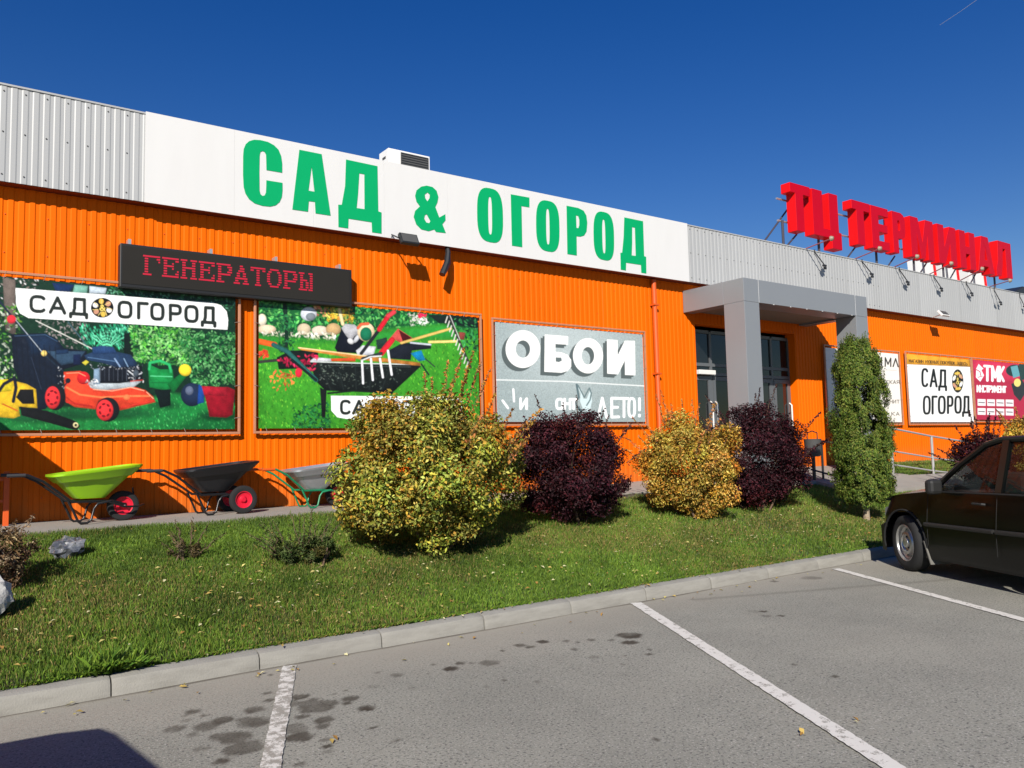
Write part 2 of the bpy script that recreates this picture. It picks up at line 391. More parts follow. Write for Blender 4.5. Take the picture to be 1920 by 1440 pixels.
st((.375, 1000, 1000), [(480,508,55,.95),(480,546,38,.9),(52,540,36,.9),(160,537,28,.85),(222,543,20,.8),(290,532,28,.7),(390,533,18,.75),(580,580,16,.8),(585,603,18,.8),(205,577,18,.6),(300,617,28,.4),
    (440,652,18,.35),(20,740,24,.5),(1148,390,23,.9),(1240,412,19,.9),(1165,412,20,.5),(1305,655,22,.9),(1510,713,16,.9),(615,1028,14,.8),(1200,240,25,.7),(1390,222,44,.45),(1100,390,40,.25),(460,610,8,.7)])
st((.25, 0, 1080), [(1450,1015,55,.75),(1535,1047,28,.85),(1680,1085,65,.85),(1310,1148,70,.7),(1540,1130,85,.65),(1440,1190,62,.5),(1750,1210,125,.7),(1520,1290,65,.5),(1670,1385,66,.85),(1880,1010,40,.75),(1390,1045,30,.4),(1395,1085,30,.4)])
gx = np.arange(-3.0, 16.0, 0.03); gy = np.arange(-0.5, KERB_Y + 0.05, 0.025)
GX, GY = np.meshgrid(gx, gy, indexing='ij')
stain = np.zeros_like(GX); wob = soft_noise(GX, GY, 11.0, 3)
for (sx, sy, sr, k) in STAINS:
    i0, i1 = np.searchsorted(gx, [sx - 2.2 * sr, sx + 2.2 * sr]); j0, j1 = np.searchsorted(gy, [sy - 2.2 * sr, sy + 2.2 * sr])
    if i1 <= i0 or j1 <= j0: continue
    d = np.hypot(GX[i0:i1, j0:j1] - sx, (GY[i0:i1, j0:j1] - sy)) / sr + 0.55 * wob[i0:i1, j0:j1]
    stain[i0:i1, j0:j1] = np.maximum(stain[i0:i1, j0:j1], k * np.clip((1.10 - d) / 0.22, 0, 1))
stain *= np.clip(0.95 + 0.5 * soft_noise(GX, GY, 22.0, 5), 0.25, 1)
# tyre smear and dust by the kerb
dl = (GX - 7.9) * 0.35 + (GY - 5.2) * 0.94
stain = np.maximum(stain, 0.30 * np.exp(-(dl / 0.05) ** 2) * (GX > 6.3) * (GX < 10))
gut = np.clip((GY - (KERB_Y - 0.03 - 0.02 * soft_noise(GX, GY, 6, 8))) / 0.02, 0, 1)
stain = np.maximum(stain, 0.65 * gut)
dust = np.clip(1.0 - (KERB_Y - GY) / (0.95 + 0.5 * soft_noise(GX, GX * 0, 1.3, 6)), 0, 1) * 0.75 + 0.18 * np.clip(soft_noise(GX, GY, 1.6, 9), 0, 1)
GZ = 0.004 * soft_noise(GX, GY, 1.1, 12)
nx, ny = GX.shape
idx = np.arange(nx * ny).reshape(nx, ny)
F = np.stack([idx[:-1, :-1], idx[1:, :-1], idx[1:, 1:], idx[:-1, 1:]], -1).reshape(-1, 4)
cols = np.stack([stain.ravel(), np.clip(dust, 0, 1).ravel(), np.zeros(nx * ny)], 1)
tag(raw_mesh("parking_lot", np.stack([GX.ravel(), GY.ravel(), GZ.ravel() - 0.002], 1), F, M['asphalt'], cols=cols), kind="structure")

def line_material(name, wear):
    m = bpy.data.materials.new(name); m.use_nodes = True; nt = m.node_tree; N = nt.nodes; L = nt.links
    b = N["Principled BSDF"]; b.inputs["Roughness"].default_value = 0.8
    tc = N.new("ShaderNodeTexCoord"); mp = N.new("ShaderNodeMapping"); mp.inputs["Scale"].default_value = (1.0, 1.0, 1.0); L.new(tc.outputs["Object"], mp.inputs[0])
    n1 = N.new("ShaderNodeTexNoise"); n1.inputs["Scale"].default_value = 14; n1.inputs["Detail"].default_value = 6; n1.inputs["Roughness"].default_value = 0.65
    n2 = N.new("ShaderNodeTexNoise"); n2.inputs["Scale"].default_value = 120; n2.inputs["Detail"].default_value = 2
    L.new(mp.outputs[0], n1.inputs["Vector"]); L.new(mp.outputs[0], n2.inputs["Vector"])
    a = N.new("ShaderNodeMath"); a.operation = 'MULTIPLY_ADD'; a.inputs[1].default_value = 0.35; L.new(n2.outputs["Fac"], a.inputs[0]); L.new(n1.outputs["Fac"], a.inputs[2])
    r = N.new("ShaderNodeMapRange"); r.inputs["From Min"].default_value = 0.72 - wear; r.inputs["From Max"].default_value = 0.80 - wear * 0.8; L.new(a.outputs[0], r.inputs["Value"])
    x = N.new("ShaderNodeMix"); x.data_type = 'RGBA'; x.inputs["A"].default_value = (0.66, 0.635, 0.58, 1); x.inputs["B"].default_value = (0.30, 0.28, 0.24, 1)
    L.new(r.outputs[0], x.inputs["Factor"]); L.new(x.outputs["Result"], b.inputs["Base Color"]); return m
M['line_worn'] = line_material("worn_line_paint", 0.10); M['line'] = line_material("line_paint", -0.01)
def parking_line(p0, p1, w, m, label):
    """strip with slightly ragged edges laid on the asphalt"""
    p0 = np.array(p0); p1 = np.array(p1); L_ = np.hypot(*(p1 - p0)); d = (p1 - p0) / L_; n = np.array([d[1], -d[0]])
    k = int(L_ / 0.035); rows = []
    for i in range(k + 1):
        c = p0 + d * L_ * i / k; a = w / 2 + random.uniform(-.004, .004); b_ = w / 2 + random.uniform(-.004, .004)
        rows.append([(c[0] - n[0]*a, c[1] - n[1]*a, 0.006), (c[0], c[1], 0.0062), (c[0] + n[0]*b_, c[1] + n[1]*b_, 0.006)])
    g = MB(); g.grid(rows); o = obj("parking_line", g, m); tag(o, label, kind="structure")
def gl(px, py): return on_z(px, py, 0)[:2]
def ext(a, b, L_): a = np.array(a); b = np.array(b); return a + (b - a) / np.hypot(*(b - a)) * L_
parking_line(gl(543, 1249), ext(gl(543, 1249), gl(507, 1440), 5.2), 0.105, M['line_worn'], "worn white bay line stained with oil")
parking_line(gl(1192, 1131), ext(gl(1192, 1131), gl(1675, 1440), 5.4), 0.115, M['line'], "long white bay line in the middle of the lot")
parking_line(gl(1567, 1067), ext(gl(1567, 1067), gl(1920, 1163), 5.4), 0.11, M['line'], "white bay line beside the dark car")

# kerb of one metre stones
kerb = thing("kerb", (0, KERB_Y, 0), kind="structure")
for i in range(-8, 36):
    x0 = 0.965 + i * 1.0; g = MB(); j = 0.005
    dy = random.uniform(-.006, .006); dz = random.uniform(-.005, .005)
    prof = [(KERB_Y + dy, -0.1), (KERB_Y + .016 + dy, .085 + dz), (KERB_Y + .032 + dy, .112 + dz), (KERB_Y + .07 + dy, .126 + dz), (KERB_Y + .17 + dy, .128 + dz), (KERB_Y + .17 + dy, -.1)]
    xs = [x0 + j, x0 + j + .025] + [x0 + .1 * q for q in range(1, 10)] + [x0 + 1 - j - .025, x0 + 1 - j]
    chip = [(random.uniform(.003, .008) if i_ in (0, len(xs) - 1) else random.uniform(0, .002)) for i_ in range(len(xs))]
    rows = [[(x, p[0] + (c if 0 < k_ < 4 else 0), p[1] - (c if 0 < k_ < 4 else 0)) for k_, p in enumerate(prof)] for x, c in zip(xs, chip)]
    n = len(prof); g.grid(rows)
    g.add(rows[0], [tuple(range(n))]); g.add(rows[-1], [tuple(range(n - 1, -1, -1))])
    obj("kerb_stone", g, M['kerb'], kerb, smooth=35, world_space=True)

# lawn bank: soil sheet under the grass
def surf(name, x0, x1, y0, y1, zf, m, nx_, ny_, lift=0.0, rough=0.0):
    g = MB(); rows = []
    for i in range(nx_ + 1):
        X = x0 + (x1 - x0) * i / nx_
        rows.append([(X, y0 + (y1 - y0) * j / ny_, float(zf(X, y0 + (y1 - y0) * j / ny_)) + lift + random.uniform(-rough, rough)) for j in range(ny_ + 1)])
    g.grid(rows); return tag(obj(name, g, m, smooth=60), kind="structure")
surf("lawn", -8, 40, KERB_Y + .165, 10.0, lawn_z, M['soil'], 240, 24, -0.02, 0.012)
surf("lawn_strip", 17.6, 40, 9.62, 10.75, lambda X, Y: 0.76 + (Y - 9.62) * 0.21, M['soil'], 60, 8, 0.0, 0.01)
# walkway slab along the wall, apron and path at the entrance (each with a visible edge)
def slab(name, x0, x1, y0, y1, zf, th, m, nx_=20, ny_=6):
    g = MB()
    top = [[(x0 + (x1 - x0) * i / nx_, y0 + (y1 - y0) * j / ny_) for j in range(ny_ + 1)] for i in range(nx_ + 1)]
    g.grid([[(X, Y, float(zf(X, Y))) for X, Y in r] for r in top])
    ring = [top[i][0] for i in range(nx_ + 1)] + [top[nx_][j] for j in range(1, ny_ + 1)] + [top[i][ny_] for i in range(nx_ - 1, -1, -1)] + [top[0][j] for j in range(ny_ - 1, 0, -1)]
    n = len(ring); vs = [(X, Y, float(zf(X, Y))) for X, Y in ring] + [(X, Y, float(zf(X, Y)) - th) for X, Y in ring]
    g.add(vs, [((k + 1) % n, k, k + n, (k + 1) % n + n) for k in range(n)])
    return tag(obj(name, g, m), kind="structure")
slab("walkway", X_L, 12.6, 9.92, YW + .05, walk_z, 0.25, M['concrete'], 60, 4)
slab("entrance_apron", 12.61, 17.58, 9.55, 11.66, lambda X, Y: 0.80 + 0.20 * np.clip((Y - 9.55) / 1.9, 0, 1) + 0.0 * X, 0.3, M['concrete'], 12, 6)
slab("ramp_path", 14.15, 30.0, 8.55, 9.545, lambda X, Y: 0.60 + (Y - 8.55) * 0.17 + 0.025 - 0.012 * np.maximum(0, X - 17), 0.3, M['concrete'], 30, 3)
slab("wall_walkway", 17.585, X_R, 10.76, YW + .05, lambda X, Y: 0.985 + 0 * X, 0.3, M['concrete'], 30, 2)

# ------------------------------------------------------------------ the building
bld = thing("shop_building", (20, YW + 6, 0), "long single storey shop clad in orange ribbed sheet under a grey ribbed parapet", "building")
PITCH_R = 0.115
def sheet(name, x0, x1, z0, z1, Y, m, depth=0.010):
    """profiled sheet: outer flats, slopes and inner flats"""
    g = MB(); xs = []; k0 = math.floor(x0 / PITCH_R)
    k = k0
    while k * PITCH_R < x1:
        b = k * PITCH_R
        xs += [(b, 0), (b + .052, 0), (b + .066, depth), (b + .101, depth)]; k += 1
    xs.append((k * PITCH_R, 0))
    pts = [(x, d) for x, d in xs if x0 <= x <= x1]
    def dep(x):
        t = x - math.floor(x / PITCH_R) * PITCH_R
        return 0 if t < .052 else depth * (t - .052) / .014 if t < .066 else depth if t < .101 else depth * (1 - (t - .101) / .014)
    if not pts or pts[0][0] > x0 + 1e-4: pts.insert(0, (x0, dep(x0)))
    if pts[-1][0] < x1 - 1e-4: pts.append((x1, dep(x1)))
    vs = []; n = len(pts)
    for z in (z0, z1): vs += [(x, Y + d, z) for x, d in pts]
    for z in (z0, z1): vs += [(x, Y + d + .002, z) for x, d in pts]
    fs = [(i, i + 1, n + i + 1, n + i) for i in range(n - 1)]
    fs += [(n + i, n + i + 1, 3*n + i + 1, 3*n + i) for i in range(n - 1)] + [(i + 1, i, 2*n + i, 2*n + i + 1) for i in range(n - 1)]
    g.add(vs, fs); return obj(name, g, m, bld, world_space=True)
SW = PITCH_R * 10
DX0, DX1, DZ = 12.93, 16.42, 4.16          # the entrance opening
k = math.floor(X_L / SW)
while k * SW < X_R:
    a, b = k * SW, (k + 1) * SW - 0.0015
    z0 = 0.80 if a < 12 else 0.97
    off = random.choice((0, -.0015))
    for (p, q, zz) in ((a, min(b, DX0), z0), (max(a, DX0), min(b, DX1), DZ), (max(a, DX1), b, z0)):
        if q - p > 0.01: sheet("wall_sheet", p, q, zz, FB + .03, YW + off, M['orange'])
    for (p, q) in ((a, min(b, 2.09)), (max(a, 12.58), b)):
        if q - p > 0.01: sheet("parapet_sheet", p, q, FB, FT, YF + off, M['grey_sheet'], .0055)
    k += 1
g = MB(); g.box(X_L, YW + .02, 0.2, DX0 - .02, YW + .30, FB + .03); g.box(DX0 - .02, YW + .02, DZ, DX1 + .02, YW + .30, FB + .03); g.box(DX1 + .02, YW + .02, 0.2, X_R, YW + .30, FB + .03)
obj("wall_core", g, M['interior'], bld, world_space=True)
g = MB(); g.box(X_L, YF + .03, FB + .035, X_R, YW + .30, FT - .02); obj("parapet_core", g, M['interior'], bld, world_space=True)
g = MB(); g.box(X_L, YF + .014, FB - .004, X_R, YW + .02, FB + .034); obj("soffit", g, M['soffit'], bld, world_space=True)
g = MB(); g.box(X_L, YF - .012, FT - .001, X_R, YW + .35, FT + .022); obj("parapet_cap", g, M['grey_sheet'], bld, world_space=True)
g = MB(); g.box(X_L, YW + .31, 5.6, X_R, 34, 5.75); obj("roof", g, M['grey_sheet'], bld, world_space=True)
g = MB(); g.box(X_L, YW + .31, 0.1, X_L + .2, 34, 5.59); g.box(X_R - .2, YW + .31, .1, X_R, 34, 5.59); g.box(X_L + .21, 33.8, .1, X_R - .21, 34, 5.59); obj("outer_wall", g, M['orange_dark'], bld, world_space=True)
# screws of the parapet sheets
g = MB(); k = math.floor(X_L / .23)
while k * .23 < 20:
    x = k * .23 + .026
    if x < 2.05 or x > 12.62:
        for z in (FB + .09, FB + .62, FT - .07): g.lathe([(0.001, -.009), (.009, -.008), (.010, 0)], (x, YF - .001, z), 'y', 6)
    k += 1
tag(obj("sheet_screw", g, M['dark_grille'], bld, world_space=True), kind="stuff")
g = MB(); k = math.floor(X_L / .46)
while k * .46 < 26:
    x = k * .46 + .083
    if not (12.3 < x < 17.0):
        for z in (1.12, 1.95, 4.14, 4.62): g.lathe([(0.001, -.004), (.008, -.003), (.009, .006)], (x, YW + .004, z), 'y', 6)
    k += 1
tag(obj("wall_screw", g, M['orange_dark'], bld, world_space=True), kind="stuff")
g = MB(); P0 = at(1226, 540, YW - .07); P1 = at(1241, 770, YW - .07)
g.tube([(P0[0], YW - .07, 4.93), (P0[0] + .01, YW - .07, 1.0), (P0[0] + .03, YW - .16, .88)], .052, 12)
pipe = obj("downpipe", g, M['orange_dark'], bld, smooth=40, world_space=True)
for z in (1.6, 3.0, 4.4):
    g = MB(); g.box(P0[0] - .065, YW - .13, z, P0[0] + .075, YW - .001, z + .035)
    obj("pipe_bracket", g, M['orange_dark'], pipe, world_space=True)

# entrance glazing set back in the wall
YG = 11.66
g = MB(); g.box(DX0 - .0, YW + .012, .95, DX0 + .02, YG + .06, DZ); g.box(DX1 - .02, YW + .012, .95, DX1 + .0, YG + .06, DZ); g.box(DX0 + .02, YW + .012, DZ - .02, DX1 - .02, YG + .06, DZ)
obj("door_reveal", g, M['orange'], bld, world_space=True)
g = MB(); g.box(DX0 + .1, YG + .3, .99, DX1 + 3, YG + 6, 1.0); g.box(DX0 + .1, YG + 6, 1, DX1 + 3, YG + 6.1, 4); g.box(DX0 - 1, YG + .3, 4.1, DX1 + 3, YG + 6, 4.12); g.box(DX0 - 1, YG + .3, 1, DX0 - .9, YG + 6, 4.1)
obj("entrance_hall", g, M['interior'], bld, world_space=True)
mx = [DX0 + .02, 13.62, 14.30, 15.02, 15.74, DX1 - .02]
fr = MB()
for x in mx: fr.box(x - .035, YG - .02, 1.0, x + .035, YG + .05, DZ - .14)
for z in (3.10, 3.30, 4.02):
    for a, b in zip(mx[:-1], mx[1:]): fr.box(a + .036, YG - .018, z - .035, b - .036, YG + .048, z + .035)
glz = obj("glazing_frame", fr, M['frame_grey'], bld, world_space=True)
for a, b in zip(mx[:-1], mx[1:]):
    for z0, z1 in ((3.34, 3.98), (3.14, 3.26)):
        g = MB(); g.box(a + .037, YG + .01, z0, b - .037, YG + .022, z1); o = obj("pane", g, M['dark_glass'], glz); o.matrix_parent_inverse = parent_matrix(glz).inverted()
for i, (a, b) in enumerate(zip(mx[:-1], mx[1:])):
    d = MB()
    d.box(a + .04, YG - .03, 1.01, a + .12, YG + .03, 3.05); d.box(b - .12, YG - .03, 1.01, b - .04, YG + .03, 3.05)
    d.box(a + .121, YG - .028, 1.01, b - .121, YG + .028, 1.22); d.box(a + .121, YG - .028, 2.96, b - .121, YG + .028, 3.05)
    door = obj("entrance_door", d, M['frame_grey'], bld, world_space=True)
    g = MB(); g.box(a + .122, YG - .004, 1.221, b - .122, YG + .008, 2.959); o = obj("pane", g, M['dark_glass'], door); o.matrix_parent_inverse = parent_matrix(door).inverted()
    g = MB(); hx = b - .08 if i % 2 == 0 else a + .08
    g.tube([(hx, YG - .03, 1.75), (hx, YG - .09, 1.8), (hx, YG - .09, 2.45), (hx, YG - .03, 2.5)], .018, 8); o = obj("handle", g, M['white_paint'], door, smooth=40); o.matrix_parent_inverse = parent_matrix(door).inverted()
g = MB(); p = at(1309, 693, YG - .12); q = at(1340, 703, YG - .12); g.box(p[0], YG - .16, q[2], q[0], YG - .035, p[2]); obj("door_operator", g, M['white_paint'], bld, bevel=.01, world_space=True)

# grey portal in front of the entrance
PX0, PX1, PY, PT, PB = 12.60, 16.88, 9.88, 4.80, 4.34
por = thing("entrance_portal", ((PX0 + PX1) / 2, PY, .8), "smooth grey portal with two square columns framing the shop entrance", "portal")
def wbox(name, args, m, par, bevel=.006): g = MB(); g.box(*args); return obj(name, g, m, par, bevel=bevel, world_space=True)
wbox("column", (PX0, PY, .6, PX0 + .455, PY + .50, PB - .002), M['portal'], por); wbox("column", (PX1 - .455, PY, .6, PX1, PY + .50, PB - .002), M['portal'], por)
wbox("front_beam", (PX0, PY, PB, PX1, PY + .50, PT), M['portal'], por)
wbox("side_beam", (PX0, PY + .502, PB, PX0 + .30, YW - .002, PT), M['portal'], por); wbox("side_beam", (PX1 - .30, PY + .502, PB, PX1, YW - .002, PT), M['portal'], por)
wbox("ceiling", (PX0 + .302, PY + .502, PB + .04, PX1 - .302, YW - .003, PB + .08), M['ceiling'], por)
wbox("roof", (PX0 + .302, PY + .502, PT - .1, PX1 - .302, YF - .003, PT - .05), M['grey_sheet'], por)
g = MB()
for x in np.arange(PX0 + .9, PX1 - .5, .55): g.box(x, PY - .004, PB - .008, x + .03, PY + .003, PB + .004)
obj("edge_clip", g, M['white_paint'], por, world_space=True)
g = MB()
for x in (PX0 + .4555, PX1 - .4555): g.box(x - .003, PY - .0015, PB, x + .003, PY + .002, PT)
obj("panel_joint", g, M['white_paint'], por, world_space=True)
# ------------------------------------------------------------------ white fascia sign with green letters
def Z48(ox, oy, k=4.8): return lambda pts: [(ox + x / k, oy + y / k) for x, y in pts]
sign = thing("fascia_sign", (7.3, YF, FB), "long white fascia board with green letters САД & ОГОРОД", "sign")
wx0, wx1 = at(272.5, 290, YF - .02)[0], at(1291, 480, YF - .02)[0]
nb = 9
for i in range(nb):
    a = wx0 + (wx1 - wx0) * i / nb; b = wx0 + (wx1 - wx0) * (i + 1) / nb - .0012
    g = MB(); g.box(a, YF - .022, FB - .008, b, YF - .0025, FT + .030); obj("board", g, M['white_panel'], sign, world_space=True)
def arc(cx, cy, rx, ry, a0, a1, n=14, p=2.4):
    out = []
    for i in range(n + 1):
        a = math.radians(a0 + (a1 - a0) * i / n); c, s = math.cos(a), math.sin(a)
        out.append((cx + rx * math.copysign(abs(c) ** (2 / p), c), cy + ry * math.copysign(abs(s) ** (2 / p), s)))
    return out
def letter(rings_px, depth=.006):
    rings = []
    for R in rings_px:
        rings.append([(lambda P: (P[0], P[2]))(at(x, y, YF - .028)) for x, y in R])
    g = MB(); g.prism(rings, YF - .022 - depth, YF - .0225); return obj("letter", g, M['green_film'], sign, world_space=True)
V1 = Z48(440, 240); V2 = Z48(860, 320)
def ring_px(V, tl, tr, br, bl, p=3.0, n=40):
    """rounded ring outline inside a quad of zoomed pixels"""
    out = []
    for i in range(n):
        a = 2 * math.pi * i / n; c, s = math.cos(a), math.sin(a)
        u = .5 + .5 * math.copysign(abs(c) ** (2 / p), c); v = .5 - .5 * math.copysign(abs(s) ** (2 / p), s)
        x = (tl[0]*(1-u) + tr[0]*u)*(1-v) + (bl[0]*(1-u) + br[0]*u)*v; y = (tl[1]*(1-u) + tr[1]*u)*(1-v) + (bl[1]*(1-u) + br[1]*u)*v
        out.append((x, y))
    return V(out)
letter([V1([(428,402),(287,378),(285,290),(283,240),(270,215),(250,207),(232,215),(225,245),(222,400),(224,560),(232,595),(250,610),(270,607),(282,580),(285,530),(286,470),(430,493),(431,560),(425,620),(405,665),(370,695),(320,707),(250,700),(180,678),(130,640),(98,590),(82,530),(76,420),(77,250),(82,190),(100,145),(130,118),(175,105),(230,108),(300,125),(355,155),(395,195),(418,250),(428,320)])])
letter([V1([(583,195),(783,235),(864,788),(729,768),(723,665),(668,658),(660,753),(520,733)]), V1([(693,345),(719,573),(665,563)])])
letter([V1([(1003,283),(1285,343),(1293,750),(1322,760),(1322,950),(1238,938),(1234,848),(1025,815),(1022,903),(935,890),(933,690),(965,690),(995,520)]), V1([(1122,408),(1168,416),(1170,730),(1098,720),(1110,600)])])
letter([V1([(1728,518),(1780,530),(1818,565),(1834,620),(1825,670),(1806,710),(1842,805),(1896,775),(1898,830),(1870,865),(1901,945),(1812,935),(1797,913),(1745,928),(1680,912),(1636,868),(1612,800),(1625,745),(1668,705),(1638,665),(1625,610),(1638,560),(1680,527)]),
        V1([(1735,580),(1757,600),(1755,630),(1735,660),(1715,630),(1712,598)]), V1([(1728,775),(1762,838),(1752,856),(1725,850),(1706,815),(1712,785)])])
letter([ring_px(V2, (165,135), (395,180), (403,668), (170,620)), ring_px(V2, (264,232), (299,238), (304,578), (268,570))])
letter([V2([(470,212),(637,242),(637,330),(566,318),(573,688),(481,674)])])
letter([ring_px(V2, (697,250), (905,290), (910,748), (700,706)), ring_px(V2, (785,340), (817,346), (822,668), (790,660))])
letter([V2([(972,315),(1075,335),(1125,360),(1150,405),(1158,470),(1152,545),(1130,583),(1095,594),(1062,590),(1064,763),(980,750)]), V2([(1057,402),(1077,408),(1087,440),(1087,490),(1078,517),(1061,514)])])
letter([ring_px(V2, (1213,352), (1395,390), (1403,824), (1218,786)), ring_px(V2, (1290,436), (1318,442), (1325,748), (1296,740))])
letter([V2([(1492,420),(1660,455),(1670,770),(1688,775),(1690,925),(1645,918),(1642,848),(1508,828),(1506,898),(1460,890),(1457,738),(1473,738),(1486,600)]), V2([(1562,508),(1587,513),(1595,767),(1558,762),(1562,650)])])

# ------------------------------------------------------------------ LED running text board
L0, L1, L2 = at(225.5, 455, YW - .20), at(660, 507, YW - .20), at(225.5, 535, YW - .20)
led = thing("led_board", (L0[0], YW - .2, L2[2]), "black electronic board showing red text ГЕНЕРАТОРЫ above the garden banners", "display")
lz0, lz1 = L2[2] - .02, (L0[2] + L1[2]) / 2 + .005
g = MB(); g.box(L0[0], YW - .195, lz0, L1[0], YW - .04, lz1); obj("case", g, M['led_case'], led, bevel=.012, world_space=True)
g = MB(); g.box(L0[0] + .03, YW - .201, lz0 + .05, L1[0] - .04, YW - .1951, lz1 - .035); obj("screen", g, M['led_face'], led, world_space=True)
g = MB()
for px in (243, 396, 518, 637):
    x = at(px, 470, YW - .15)[0]; g.box(x - .018, YW - .15, lz1 + .002, x + .018, YW - .012, lz1 + .075)
obj("bracket", g, M['steel'], led, world_space=True)
BMP = {
 'Г': ["##########", ".##.....##", ".##......#", ".##.......", ".##.......", ".##.......", ".##.......", "#####....."],
 'Е': ["##########", ".##.....##", ".##...#...", ".######...", ".##...#...", ".##......#", ".##.....##", "##########"],
 'Н': ["####..####", ".##....##.", ".##....##.", ".########.", ".##....##.", ".##....##.", ".##....##.", "####..####"],
 'Р': ["#########.", ".##....###", ".##.....##", ".##....###", ".########.", ".##.......", ".##.......", "#####....."],
 'А': ["....##....", "....###...", "...####...", "..##..##..", "..##..##..", ".########.", ".##....##.", "####..####"],
 'Т': ["##########", "##..##..##", "....##....", "....##....", "....##....", "....##....", "....##....", "...####..."],
 'О': ["..######..", ".##....##.", "##......##", "##......##", "##......##", "##......##", ".##....##.", "..######.."],
 'Ы': ["####...###", ".##.....##", ".##.....##", ".#####..##", ".##..##.##", ".##..##.##", ".##..##.##", "######.###"]}
tz1, tz0 = at(270, 478, YW - .2)[2], at(270, 517, YW - .2)[2]
tx0, tx1 = at(268, 500, YW - .2)[0], at(589, 530, YW - .2)[0]
word = "ГЕНЕРАТОРЫ"; cw = (tx1 - tx0) / len(word); rp = (tz1 - tz0) / 8
g = MB()
for i, ch in enumerate(word):
    for r_, row in enumerate(BMP[ch]):
        c = 0
        while c < 10:
            if row[c] == '#':
                e = c
                while e < 10 and row[e] == '#': e += 1
                xa = tx0 + i * cw + c * cw / 11.2; xb = tx0 + i * cw + e * cw / 11.2; zt = tz1 - r_ * rp
                g.box(xa, YW - .2045, zt - rp * .62, xb, YW - .2015, zt); c = e
            else: c += 1
obj("lit_text", g, M['led_red'], led, world_space=True)

